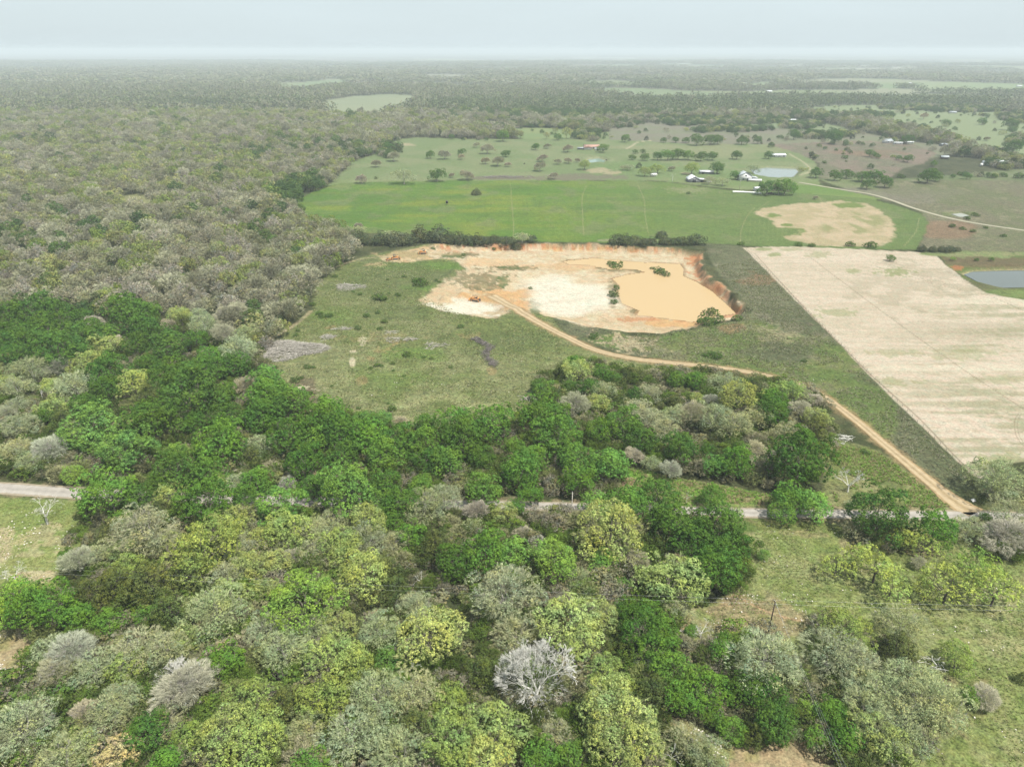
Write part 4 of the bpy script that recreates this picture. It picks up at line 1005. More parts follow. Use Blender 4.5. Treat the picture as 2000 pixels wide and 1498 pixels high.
EXTRA_SHRUBS = """
S 1388 612 13;S 1375 625 10;S 1402 625 12;S 1440 622 9;S 1203 520 11;S 1193 516 7;S 1288 532 11;S 1300 538 9;S 1275 526 6;S 1198 575 9;S 1200 590 7;S 1204 562 6;S 822 552 12;S 812 548 7;S 740 582 11;S 748 584 8;S 789 540 4;S 750 628 6;
S 655 540 5;S 642 617 7;S 627 618 5;S 610 595 6;S 623 612 6;S 578 655 5;S 582 645 4;S 700 641 6;S 742 642 5;S 716 617 7;S 738 611 5;S 795 693 8;S 828 697 4;S 842 700 4;S 736 713 6;S 745 714 4;S 724 719 4;S 767 710 4;S 768 724 3;S 600 717 6;
S 611 717 4;S 524 718 7;S 538 718 5;S 576 742 8;S 588 738 5;S 591 768 9;S 604 768 6;S 630 780 6;S 766 798 8;S 758 788 3;S 648 754 3;S 789 734 3;S 880 717 4;S 900 638 6;S 1160 657 8;S 1036 563 4;S 1570 705 5;S 1390 690 7;S 1400 697 9;S 1378 694 6;
S 1462 1078 9;S 1484 1062 8;S 1690 883 7;S 610 800 12;S 595 805 9;S 700 797 4;S 905 498 4;S 1448 477 6;S 846 480 4;S 920 477 4;S 965 477 4;S 703 575 4;S 690 570 3;S 757 546 3;S 852 547 3;S 858 548 3;S 775 575 4;S 780 577 4;S 760 573 3;
S 555 815 12;S 545 800 10;S 1380 628 14;S 1860 442 6;S 1880 447 5;S 1900 452 5;S 1925 445 4;S 1905 420 6;S 1890 425 5;S 1960 461 5;S 1745 306 4;S 1647 301 3;S 1395 255 4;S 1520 268 4;S 1600 285 5;S 1565 245 5;S 1650 308 5;S 1610 318 4;
S 1345 378 4;S 1440 345 5;S 1760 345 6;S 1875 340 5;S 1990 345 9;S 1960 343 7;S 1930 340 4;S 1700 480 10;S 1660 478 8;S 1560 478 6;S 1585 480 6;S 640 1340 14;S 545 1328 30;S 20 1350 40;S 60 1380 34;S 120 1350 26;S 110 1415 28;S 305 1325 16;S 1065 1490 14;
"""
TINT = {'g': (92, 128, 56), 'G': (110, 150, 64), 'M': (118, 160, 78), 'L': (142, 182, 88), 'E': (152, 186, 80), 'Y': (184, 200, 116), 'O': (162, 182, 98), 'P': (178, 188, 136), 'B': (184, 182, 160), 'C': (108, 122, 68),
        'F': (182, 200, 104), 'W': (150, 182, 86), 'T': (214, 202, 150), 'S': (98, 126, 60), 'H': (104, 114, 80), 'V': (200, 198, 182)}
MESHKIND = {'g': 'G', 'G': 'G', 'M': 'G', 'L': 'G', 'E': 'Y', 'Y': 'Y', 'O': 'Y', 'P': 'P', 'B': 'B', 'C': 'C', 'F': 'F', 'W': 'F', 'T': 'Y', 'S': 'S', 'H': 'H', 'V': 'V'}
KL = 0.66       # leaf colour from its look in sunlight
WORDS = {'g': ("dark green", "broad-leaved tree", "broadleaf_tree"), 'G': ("fresh green", "broad-leaved tree", "broadleaf_tree"), 'M': ("soft blue-green", "broad-leaved tree", "broadleaf_tree"), 'L': ("light green", "broad-leaved tree", "broadleaf_tree"),
         'E': ("lime green", "oak tree", "oak_tree"), 'Y': ("yellow-green", "oak tree", "oak_tree"), 'O': ("olive green", "oak tree", "oak_tree"), 'P': ("pale grey-green", "oak tree", "oak_tree"), 'B': ("bare grey", "oak tree", "bare_tree"),
         'C': ("dark olive", "cedar tree", "cedar_tree"), 'F': ("feathery yellow-green", "willow tree", "willow_tree"), 'W': ("feathery green", "willow tree", "willow_tree"), 'D': ("bleached dead", "tree", "dead_tree"),
         'N': ("bleached broken", "snag", "dead_snag"), 'T': ("tan flowering", "oak tree", "oak_tree"), 'S': ("dark green", "shrub", "shrub"), 'V': ("bare spindly grey", "oak tree", "bare_tree"), 'H': ("dark grey-green", "hedgerow tree", "hedgerow_tree")}

def parse(t):
    out = []
    for row in t.replace("\n", "").split(";"):
        if row.strip():
            k, a, b_, r = row.split(); out.append((k, float(a), float(b_), float(r)))
    return out

def place(px, py, rp, hc, zs):
    """where a crown of half-width rp pixels stands so that its middle is seen at (px, py)"""
    z = 5.0; Rw = 5.0
    for _ in range(5):
        x, y = G(px, py, z)
        d = y * CP + (H - z) * SP
        Rw = rp * d / FPX
        z = hc * Rw * zs + hz(x, y)
    return x, y, hz(x, y), Rw

# landmarks the labels can lean on: how one names it, where it is seen
MARKS = [("the big dead white tree", 1048, 1325), ("the leaning wooden pole", 1507, 1205), ("the lime-green tree", 595, 1177), ("the white pole by the road", 1118, 985), ("the tan tree", 228, 1474),
         ("the lone bare tree on the lawn", 85, 1000), ("the big brush pile", 570, 683), ("the bright yellow-green tree", 260, 752), ("the track's junction with the road", 1905, 1003), ("the track's bend", 1600, 770),
         ("the left end of the road", 60, 957), ("the row of willows", 1780, 1110), ("the grassy clearing", 1350, 960), ("the gap with visible road", 1120, 990), ("the big dark green clump", 1370, 1060), ("the sandy footpath", 1345, 1200),
         ("the twisted dead limb", 1815, 1295), ("the bare grey snag", 805, 1310), ("the sandy bare patch", 10, 1280), ("the cleared pasture's near edge", 800, 815), ("the long brush heap", 940, 685), ("the stony bottom clearing", 1340, 1410),
         ("the muddy quarry pond", 1310, 570), ("the lone meadow bush", 930, 375), ("the stock pond", 1165, 315), ("the big ranch pond", 1515, 338), ("the white-roofed barn", 1360, 350), ("the red-roofed farmhouse", 1155, 288),
         ("the round sandy patch", 1620, 435), ("the pond beside the sandy field", 1960, 545), ("the white-roofed shed by the highway", 1650, 238), ("the low white trailers", 1755, 282), ("the white caravan group", 1957, 323), ("the log heap", 985, 347),
         ("the first bulldozer", 928, 586), ("the yellow oak by the pole", 1310, 1137), ("the pale flowered oak mid-wood", 1190, 1044), ("the pair of bright roadside trees", 1570, 985), ("the white wrapped bales", 1455, 376), ("the tiny meadow pond", 1875, 420),
         ("the left frame edge meadow", 20, 1060), ("the trail in the woods", 350, 540), ("the sandy field's far corner", 1452, 484)]
ORD = ["", "second ", "third ", "fourth ", "fifth ", "sixth ", "seventh ", "eighth ", "ninth ", "tenth ", "eleventh ", "twelfth "]
MARKS = [(a.replace("left frame edge meadow", "stony lawn").replace("the left end of the road", "the wide pale road end"), b_, c) for a, b_, c in MARKS]
used_labels = {}
def make_label(kind, px, py, rp, med):
    """colour and kind, the landmark it stands beside and the landmark it lies towards"""
    c, w, _ = WORDS[kind]
    size = "large " if rp > 1.35 * med else ("small " if rp < 0.68 * med else "")
    ds = sorted(((math.hypot((px - a), (py - b_) * 1.3), i) for i, (_, a, b_) in enumerate(MARKS)))
    cand = []
    for d0, i0 in ds[:9]:
        if d0 < 4: continue
        a, ax, ay = MARKS[i0]
        best = sorted((-(((px - ax) * (MARKS[j][1] - ax) + (py - ay) * (MARKS[j][2] - ay)) / (math.hypot(px - ax, py - ay) + 1) / (math.hypot(MARKS[j][1] - ax, MARKS[j][2] - ay) + 1)), j) for _, j in ds[:14] if j != i0 and MARKS[j][0] != a)
        for _, j in best[:2]:
            side = "in front of" if py - ay > abs(px - ax) * 1.2 else ("behind" if ay - py > abs(px - ax) * 1.2 else "beside")
            cand.append(f"{size}{c} {w} {side} {a}, towards {MARKS[j][0]}")
    for t in cand:
        if len(t.split()) <= 16 and t not in used_labels:
            used_labels[t] = 1; return t
    for t in cand:
        for k in range(1, 12):
            u = ORD[k] + t
            if len(u.split()) <= 16 and u not in used_labels:
                used_labels[u] = 1; return u
    t = min(cand, key=lambda q: len(q.split())); return ' '.join(t.split()[:16])

SPECIAL = {("D", 1048): "big bleached white dead tree with bare spreading branches", ("E", 595): "lime-green round oak tree with lobed crown among pale oaks", ("T", 228): "tan flowering tree among grey-green oaks",
           ("V", 85): "lone bare grey tree on the stony lawn by the road", ("Y", 260): "bright yellow-green oak tree between dark green trees", ("H", 930): "round dark bush-like tree alone in the bright green meadow",
           ("Y", 1190): "large pale flowered oak tree with domed crown mid-wood", ("Y", 1310): "large yellow oak tree near the sandy footpath and pole", ("N", 806): "bare grey forked snag in front of a yellow oak tree"}
near = parse(TREES); farl = parse(FAR_TREES); shr = parse(EXTRA_SHRUBS)
# where two crowns would be one and the same, keep the first; then the 300 largest stand singly
allt = [(k, x, y, r, False) for k, x, y, r in near] + [(k, x, y, r, True) for k, x, y, r in farl]
order = sorted(range(len(allt)), key=lambda i: -allt[i][3])
single = set(order)
WORLD_TREES = []
rng0 = np.random.default_rng(77)
surplus = []
GROUPS = {'broadleaf_tree': "green broad-leaved trees of the woods", 'oak_tree': "oak trees of the woods", 'bare_tree': "bare grey trees", 'cedar_tree': "dark cedar trees", 'willow_tree': "willows in the pasture", 'dead_tree': "dead trees", 'dead_snag': "dead snags", 'hedgerow_tree': "dark hedgerow trees behind the quarry", 'shrub': "shrubs on the open ground"}
def add_tree(kind, px, py, rp, label, far):
    mk = MESHKIND.get(kind)
    zs = {'g': 0.95, 'G': 1.0, 'C': 1.0, 'S': 0.85, 'D': 1.0, 'N': 1.1}.get(kind, 0.88) * rng0.uniform(0.92, 1.08)
    x, y, gzz, Rw = place(px, py, rp, HCK.get(mk, HC), zs)
    Rw = Rw * (0.94 if far else (1.16 if kind not in 'DN' else 1.0))
    if far: zs *= 0.84
    name = WORDS[kind][2]
    t = thing(name, label, name.replace("_", " "), (x, y, gzz - 0.1), rng0.uniform(0, 6.28), GROUPS[name])
    sc = (Rw * rng0.uniform(0.94, 1.06), Rw * rng0.uniform(0.94, 1.06), Rw * zs)
    if kind in 'DN':
        a, b_ = (DEAD_BIG if (kind == 'D' and rp > 40) else DEAD_SNAG)[int(rng0.integers(0, 2))]
        if kind == 'N': sc = (Rw * 0.9, Rw * 0.9, Rw * 1.2)
        link("trunk", a, t, sc=sc); link("branches", b_, t, sc=sc)
    else:
        br, lf = LIB[mk][int(rng0.integers(0, len(LIB[mk])))]
        link("trunk", br, t, sc=sc)
        o = link("crown", lf, t, sc=sc)
        c = lin(TINT[kind]) * KL * rng0.uniform(0.88, 1.12) * np.array([rng0.uniform(0.92, 1.08), 1.0, rng0.uniform(0.88, 1.12)])
        if far and kind == 'B': c = c * np.array([0.74, 0.70, 0.64])
        o.color = (*c, 1)
        if kind in 'PBYO' and not far:
            pass
    WORLD_TREES.append((x, y, Rw))
    return t
med_n = 32
for i, (k, px, py, r, far) in enumerate(allt):
    if i in single:
        lb = SPECIAL.get((k, int(px))) or make_label(k, px, py, r, 12 if far else med_n)
        add_tree(k, px, py, r, lb, far)
    else:
        surplus.append((k, px, py, r))
for k, px, py, r in shr:
    add_tree('S', px, py, r, make_label('S', px, py, r, 6), False)

# ------------------------------------------------------------------ the woods that stretch to the horizon, the undergrowth: masses of instances
lib_coll = bpy.data.collections.new("woodland_tree_kinds")
KINDS1 = ['G', 'G', 'Y', 'Y', 'P', 'P', 'P', 'B', 'B', 'C', 'S']
idx = {}
def register(mesh, key):
    o = bpy.data.objects.new(f"wt_{len(lib_coll.objects):03d}", mesh); lib_coll.objects.link(o)
    idx.setdefault(key, []).append(len(lib_coll.objects) - 1)
for s_, k in enumerate(KINDS1): register(build_kind(k, 50 + s_, 1), (k, 1))
for k in 'GYPBC':
    for s_ in range(2): register(build_kind(k, 80 + s_, 2), (k, 2))
def instancer(name, label, P, ROT, SC, TI, VI, cat="trees"):
    me = bpy.data.meshes.new(name)
    me.vertices.add(len(P)); me.vertices.foreach_set("co", np.asarray(P, np.float32).ravel())
    a = me.attributes.new("rot", 'FLOAT', 'POINT'); a.data.foreach_set("value", np.asarray(ROT, np.float32))
    a = me.attributes.new("size", 'FLOAT_VECTOR', 'POINT'); a.data.foreach_set("vector", np.asarray(SC, np.float32).ravel())
    a = me.attributes.new("which", 'INT', 'POINT'); a.data.foreach_set("value", np.asarray(VI, np.int32))
    a = me.attributes.new("tint", 'FLOAT_COLOR', 'POINT'); TI = np.concatenate([TI, np.ones((len(TI), 1))], 1); a.data.foreach_set("color", TI.astype(np.float32).ravel())
    o = link(name, me); tag(o, label, cat, None, "stuff")
    ng = bpy.data.node_groups.new(name, 'GeometryNodeTree')
    ng.interface.new_socket("Geometry", in_out='INPUT', socket_type='NodeSocketGeometry'); ng.interface.new_socket("Geometry", in_out='OUTPUT', socket_type='NodeSocketGeometry')
    gi_, go_ = ng.nodes.new("NodeGroupInput"), ng.nodes.new("NodeGroupOutput")
    ip = ng.nodes.new("GeometryNodeInstanceOnPoints"); ci = ng.nodes.new("GeometryNodeCollectionInfo")
    ci.inputs["Collection"].default_value = lib_coll; ci.inputs["Separate Children"].default_value = True; ci.inputs["Reset Children"].default_value = True
    ip.inputs["Pick Instance"].default_value = True
    def na_(nm, ty):
        q = ng.nodes.new("GeometryNodeInputNamedAttribute"); q.data_type = ty; q.inputs[0].default_value = nm
        return [s for s in q.outputs if s.enabled and s.name == "Attribute"][0]
    cx = ng.nodes.new("ShaderNodeCombineXYZ"); ng.links.new(na_("rot", 'FLOAT'), cx.inputs[2])
    ng.links.new(gi_.outputs[0], ip.inputs["Points"]); ng.links.new(ci.outputs[0], ip.inputs["Instance"])
    ng.links.new(na_("which", 'INT'), ip.inputs["Instance Index"]); ng.links.new(cx.outputs[0], ip.inputs["Rotation"]); ng.links.new(na_("size", 'FLOAT_VECTOR'), ip.inputs["Scale"])
    ng.links.new(ip.outputs[0], go_.inputs[0])
    md = o.modifiers.new("scatter", 'NODES'); md.node_group = ng
    return o

HEATHS = [h_[0] for h_ in HEATH]
OPEN = [F_[0] for F_ in FIELDS] + [h_[0] for h_ in HEATH] + [
    [(640, 362), (668, 335), (690, 315), (740, 298), (775, 272), (820, 268), (900, 272), (1000, 273), (1190, 273), (1340, 282), (1500, 283), (1800, 300), (2300, 380), (2300, 620), (1900, 1040), (1600, 770),
     (1300, 740), (1060, 760), (1000, 840), (600, 830), (500, 700), (560, 650), (618, 592), (604, 572), (650, 530), (690, 500), (680, 455), (620, 445), (580, 412), (582, 390), (612, 374)],
    [(1660, 340), (1700, 326), (1760, 322), (1840, 306), (1900, 310), (1990, 326), (2100, 345), (2300, 380), (1700, 380)]]
def in_any(x, y, polys, grow=0.0):
    m = np.zeros(x.shape, bool)
    for P in polys:
        m |= poly_sd(x, y, WP(P), 60) > -grow
    return m
rng1 = np.random.default_rng(5)
def grid_pts(y0, y1, sp, hw=0.86):
    ny = int((y1 - y0) / sp); xs = []; ys = []
    for j in range(ny):
        yy = y0 + j * sp; w = yy * hw + 60; nx = int(2 * w / sp)
        xs.append(-w + (np.arange(nx) + rng1.uniform(-0.46, 0.46, nx) + 0.5 * (j % 2)) * sp); ys.append(yy + rng1.uniform(-0.46, 0.46, nx) * sp)
    return np.concatenate(xs), np.concatenate(ys)
GREENS = [(1130, 210, 330, 18), (930, 205, 120, 14), (1500, 205, 200, 16), (1750, 200, 250, 12), (1330, 240, 120, 10), (60, 620, 260, 26), (560, 380, 40, 30), (590, 360, 40, 20), (440, 200, 200, 5), (1200, 165, 120, 8), (1750, 180, 300, 8)]
DARKS = [(60, 203, 90, 5), (560, 161, 60, 5), (1450, 140, 100, 5), (60, 130, 70, 4), (250, 130, 60, 3), (700, 127, 120, 3), (1700, 127, 90, 3)]
OLIVES = [(300, 330, 400, 70), (400, 480, 300, 60)]
PAL = {'P': [(176, 174, 142), (164, 166, 126), (180, 176, 152), (158, 162, 118), (170, 168, 136)], 'B': [(168, 168, 142), (156, 156, 132), (180, 180, 156)], 'Y': [(176, 184, 110), (160, 174, 98), (180, 182, 122), (148, 168, 82)],
       'G': [(94, 122, 66), (84, 112, 64), (106, 132, 70)], 'C': [(84, 98, 62), (76, 90, 58)]}
def wood(y0, y1, sp, lod, rr, name, label, grow, extra=None):
    x, y = grid_pts(y0, y1, sp)
    px, py = PX(x, y, x * 0 + 4)
    keep = ~in_any(x, y, OPEN, grow) & (px > -260) & (px < 2260)
    if extra is not None: keep &= extra(x, y, px, py)
    if y0 >= 1000: keep &= ~clearing(x, y, px, py)
    x, y, px, py = x[keep], y[keep], px[keep], py[keep]
    n = len(x)
    gr = np.zeros(n); dk = np.zeros(n)
    nn = fbm(x, y, 160, 701, 3)
    for a, b_, rx, ry in GREENS: gr = np.maximum(gr, sstep(1.2, 0.7, np.hypot((px - a) / rx, (py - b_) / ry) + (nn - 0.5) * 0.9))
    for a, b_, rx, ry in DARKS: dk = np.maximum(dk, sstep(1.2, 0.7, np.hypot((px - a) / rx, (py - b_) / ry) + (nn - 0.5) * 0.9))
    gr = np.maximum(gr, sstep(0.58, 0.7, nn) * (0.35 + 0.3 * (px > 1000)))
    yl = sstep(0.5, 0.64, fbm(x, y, 90, 711, 3))
    u = rng1.random(n); kind = np.full(n, 'P')
    pB = 0.20 * (1 - gr); pY = (0.18 + 0.28 * yl) * (1 - gr * 0.6); pC = 0.075 + 0.05 * (nn > 0.55) + 0.6 * dk; pG = 0.03 + 0.75 * gr
    kind = np.where(u < pC, 'C', np.where(u < pC + pG, 'G', np.where(u < pC + pG + pY, 'Y', np.where(u < pC + pG + pY + pB, 'B', 'P'))))
    VI = np.zeros(n, int); TI = np.zeros((n, 3))
    for k in 'PBYGC':
        sel = np.where(kind == k)[0]
        VI[sel] = rng1.choice(idx[(k, lod)], len(sel))
        pal = np.array([lin(c) for c in PAL[k]]) * KL * 1.0
        TI[sel] = pal[rng1.integers(0, len(pal), len(sel))]
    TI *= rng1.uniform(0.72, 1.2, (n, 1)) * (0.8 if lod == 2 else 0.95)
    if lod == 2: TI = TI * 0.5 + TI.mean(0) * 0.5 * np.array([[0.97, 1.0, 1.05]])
    s = rr * rng1.uniform(0.7, 1.3, n)
    s = np.where(kind == 'C', s * 0.68, s)
    SCL = np.stack([s, s, s * rng1.uniform(0.75, 1.2, n) * (1.0 if lod == 1 else min(1.0, 8.0 / rr))], 1)
    P = np.stack([x, y, hgt(x, y) - 0.1], 1)
    return instancer(name, label, P, rng1.uniform(0, 6.28, n), SCL, TI, VI), n
def keep_near(x, y, px, py):
    return ((py < 606 + (vn(px, py, 60, 91) - 0.5) * 8) & (px < 780)) | (py < 470) | ((py < 690) & (px > 425 + (py - 600) * 0.6) & (px < 640))
_, n1 = wood(225, 1000, 8.6, 1, 5.4, "woodland", "dense wood of pale grey and green oaks beyond the clearing", -1.0, keep_near)
_, n1b = wood(1000, 1550, 10.5, 1, 6.6, "far_woodland", "far wood of mixed oaks behind the green meadow", 0, None)
_, n2 = wood(1550, 2700, 15, 2, 9.6, "distant_woodland", "hazy far-off wood spreading round the small farms", 0, None)
_, n3 = wood(2700, 9000, 42, 2, 26, "horizon_woodland", "faint blue-grey wood stretching to the horizon", 0, None)
print("woodland", n1b, n1, n2, n3)

HEDGES = [[(1240, 302), (1300, 303), (1400, 304)], [(1310, 273), (1400, 272), (1500, 270), (1560, 275)], [(1560, 210), (1620, 232), (1640, 240)], [(1880, 292), (1930, 305), (2000, 322), (2060, 330)], [(1500, 287), (1600, 283), (1700, 283)],
          [(1690, 345), (1760, 344), (1900, 344), (2000, 344)], [(1340, 248), (1420, 252), (1500, 256), (1580, 262)], [(1640, 296), (1700, 300), (1760, 304)], [(770, 274), (860, 272), (930, 275), (1010, 277)], [(1010, 250), (1060, 262), (1180, 272)],
          [(1150, 262), (1200, 252), (1260, 246)], [(1580, 262), (1640, 256), (1700, 268), (1760, 280)], [(1850, 218), (1920, 228), (2000, 245)], [(1230, 330), (1400, 336)], [(1560, 336), (1590, 310), (1570, 296)]]
P_, S_ = [], []
for L in HEDGES:
    W = smooth_line(WP(L)) if len(L) > 2 else WP(L); W = np.array(W); seg = np.hypot(*np.diff(W, axis=0).T); ss = np.concatenate([[0], np.cumsum(seg)])
    tt = np.arange(0, ss[-1], 7.5); tt = tt[vn(tt, tt * 0, 60, 901) > 0.45]
    x = np.interp(tt, ss, W[:, 0]) + rng1.normal(0, 4, len(tt)); y = np.interp(tt, ss, W[:, 1]) + rng1.normal(0, 5, len(tt)); P_.append(np.stack([x, y], 1))
THICK = [(1150, 263, 34, 12), (1055, 243, 55, 7), (960, 258, 40, 6), (1200, 240, 70, 8), (1320, 236, 100, 9), (1470, 236, 90, 9), (1570, 244, 50, 7), (1440, 256, 60, 5), (1610, 268, 50, 5), (1975, 320, 40, 14), (1930, 302, 50, 6),
         (1700, 226, 60, 6), (1880, 214, 90, 7), (1985, 232, 40, 10), (1780, 212, 60, 4), (1990, 275, 30, 12), (760, 296, 20, 12), (1240, 216, 60, 4), (1500, 192, 90, 5), (1640, 196, 80, 6), (1330, 200, 60, 4)]
x, y = grid_pts(800, 2600, 9.5); px, py = PX(x, y, x * 0); nn_ = fbm(x, y, 60, 931, 3); k = np.zeros(len(x), bool)
for a, b_, rx, ry in THICK: k |= np.hypot((px - a) / rx, (py - b_) / ry) + (nn_ - 0.5) * 1.6 < 0.95
P0_ = list(P_); P_.append(np.stack([x[k], y[k]], 1)); nth = int(k.sum())
x, y = grid_pts(800, 2300, 34); px, py = PX(x, y, x * 0)
k = (px > 900) & (rng1.random(len(x)) < 0.30 + 0.4 * (fbm(x, y, 200, 905, 2) > 0.55)) & (py < 345) & (poly_sd(x, y, POND_B, 20) < -12) & (poly_sd(x, y, POND_A, 20) < -10) & in_any(x, y, OPEN[:6] + OPEN[6:9] + HEATHS)
P_.append(np.stack([x[k], y[k]], 1)); P_ = np.concatenate(P_); x, y = P_[:, 0], P_[:, 1]; n = len(x)
s = rng1.uniform(1.5, 5.2, n); nh_ = sum(len(q) for q in P0_); s[nh_:nh_ + nth] = rng1.uniform(4.2, 7.0, nth); kk = rng1.choice([0, 0, 0, 1, 2, 3], n); names_ = ['G', 'C', 'P', 'Y']
VI = np.array([rng1.choice(idx[(names_[q], 1)]) for q in kk]); TI = np.array([(lin(PAL[names_[q]][0])) for q in kk]) * KL * rng1.uniform(0.7, 1.1, (n, 1))
instancer("scrub_and_hedges", "thin broken hedgerows and scrub dividing the far pastures", np.stack([x, y, hgt(x, y) - 0.3 * s], 1), rng1.uniform(0, 6.28, n), np.stack([s, s, s * 0.9], 1), TI, VI, "hedges")

# surplus small trees and the hedgerow thickets
def tinted(kind, n): return np.tile(lin(TINT[kind]) * KL, (n, 1)) * rng1.uniform(0.85, 1.15, (n, 1))
P_, R_, S_, T_, V_ = [], [], [], [], []
for k, px, py, r in surplus:
    mk = MESHKIND.get(k, 'B'); mk = {'F': 'Y', 'H': 'G', 'V': 'B'}.get(mk, mk)
    x, y, z_, Rw = place(px, py, r, HC, 0.9)
    P_.append((x, y, z_)); R_.append(px); S_.append((Rw, Rw, Rw * 0.9)); T_.append(tinted(k if k in TINT else 'B', 1)[0]); V_.append(idx[(mk, 1)][0])
if P_: instancer("small_field_trees", "scattered small trees in the far pastures", P_, R_, S_, np.array(T_), V_)

# undergrowth between and under the near trees
NEARW = [[(-400, 596), (500, 600), (520, 655), (505, 700), (540, 745), (580, 800), (640, 812), (780, 834), (900, 840), (1010, 828), (1065, 790), (1045, 748), (1100, 712), (1150, 708), (1250, 730), (1400, 730), (1500, 745), (1600, 780),
          (1628, 850), (1625, 900), (1560, 960), (1470, 950), (1440, 945), (1330, 925), (1225, 900), (1205, 955), (1180, 975), (700, 968), (190, 948), (-400, 930)],
         [(190, 985), (1060, 1008), (1200, 1014), (1430, 1022), (1465, 1090), (1440, 1160), (1370, 1165), (1320, 1235), (1340, 1260), (1480, 1250), (1560, 1300), (1590, 1390), (1540, 1440), (1420, 1440), (1300, 1385), (1290, 1430),
          (1400, 1520), (1300, 1640), (-500, 1640), (-300, 1380), (60, 1320), (60, 1245), (-300, 1200), (125, 1150), (130, 1060), (165, 985)],
         [(1600, 1240), (1740, 1270), (1850, 1370), (1840, 1420), (1760, 1500), (1720, 1600), (1640, 1600), (1590, 1440), (1600, 1330)],
         [(1880, 1000), (1960, 960), (2040, 960), (2100, 1100), (1960, 1100), (1880, 1070)], [(1650, 1050), (1730, 1080), (1800, 1080), (1760, 1040), (1700, 1020)]]
x, y = [], []
for yy in np.arange(75, 300, 2.5):
    w = yy * 0.95 + 30; nx = int(2 * w / 2.5); x.append(-w + (np.arange(nx) + rng1.uniform(-.5, .5, nx)) * 2.5); y.append(yy + rng1.uniform(-1.3, 1.3, nx))
x = np.concatenate(x); y = np.concatenate(y)
k = in_any(x, y, NEARW) & (line_d(x, y, ROAD, 12) > 5) & (rng1.random(len(x)) < 0.8)
x, y = x[k], y[k]; n = len(x)
s = rng1.uniform(1.2, 3.6, n) * (0.6 + 0.7 * fbm(x, y, 30, 801, 2))
c = np.array([lin(q_) for q_ in [(112, 138, 62), (146, 156, 98), (164, 164, 124), (100, 118, 60), (124, 152, 66), (172, 168, 138)]]) * KL * 0.74  # tints lowered to paint deeper shade into the gaps between crowns
instancer("undergrowth", "tangled green and grey undergrowth beneath the near trees", np.stack([x, y, hgt(x, y) - 0.1 - s * 0.1], 1), rng1.uniform(0, 6.28, n), np.stack([s, s, s * 0.8], 1), c[rng1.integers(0, 6, n)] * rng1.uniform(0.8, 1.2, (n, 1)),
          rng1.choice(idx[('S', 1)] + idx[('P', 1)] + idx[('G', 1)] + idx[('B', 1)], n), "undergrowth")

# ------------------------------------------------------------------ made things
WHITE = mat("white_paint", (0.58, 0.58, 0.56), 0.5, 0, 0.08, 2)
ROOFW = mat("white_metal_roof", (0.62, 0.63, 0.64), 0.35, 0.0, 0.08, 1.5, 0.5)
ROOFG = mat("grey_roof", (0.30, 0.33, 0.34), 0.6, 0, 0.15, 1.5)
ROOFR = mat("terracotta_roof", (0.36, 0.22, 0.17), 0.7, 0, 0.2, 2)
WALLG = mat("weathered_grey_boards", (0.25, 0.25, 0.26), 0.85, 0, 0.25, 2)
DARK = mat("black_and_inner_shade", (0.025, 0.025, 0.03), 0.6)  # near-black; on the barn's lean-to it paints in the shade inside
RUST = mat("worn_machine_orange", (0.46, 0.21, 0.06), 0.55, 0, 0.3, 2.5, 0.4)
STEEL = mat("dusty_dark_steel", (0.10, 0.085, 0.07), 0.6, 0.4, 0.3, 4)
REDP = mat("red_car_paint", (0.42, 0.05, 0.03), 0.3, 0, 0.1, 1, 0.5)
POLEM = mat("creosoted_wood", (0.045, 0.03, 0.022), 0.85, 0, 0.3, 5)
WOODG = mat("silvered_wood", (0.37, 0.345, 0.30), 0.9, 0, 0.3, 5)
WIREM = mat("aluminium_wire", (0.55, 0.56, 0.58), 0.4, 0.3, 0.05)
FENCEM = mat("weathered_post", (0.20, 0.17, 0.14), 0.9, 0, 0.3, 4)
ROCKM = mat("pale_limestone", (0.62, 0.58, 0.49), 0.9, 0, 0.2, 3)
WRAP = mat("white_bale_wrap", (0.74, 0.74, 0.70), 0.4, 0, 0.12, 2)
GLASS = mat("dark_glass", (0.03, 0.035, 0.04), 0.1, 0, 0.05, 1, 0.6)
STRAW = mat("dry_grass", (0.34, 0.31, 0.17), 0.95, 0, 0.3, 4)

def at(px, py, z=0.0):
    x, y = G(px, py, z); return (x, y, hz(x, y))

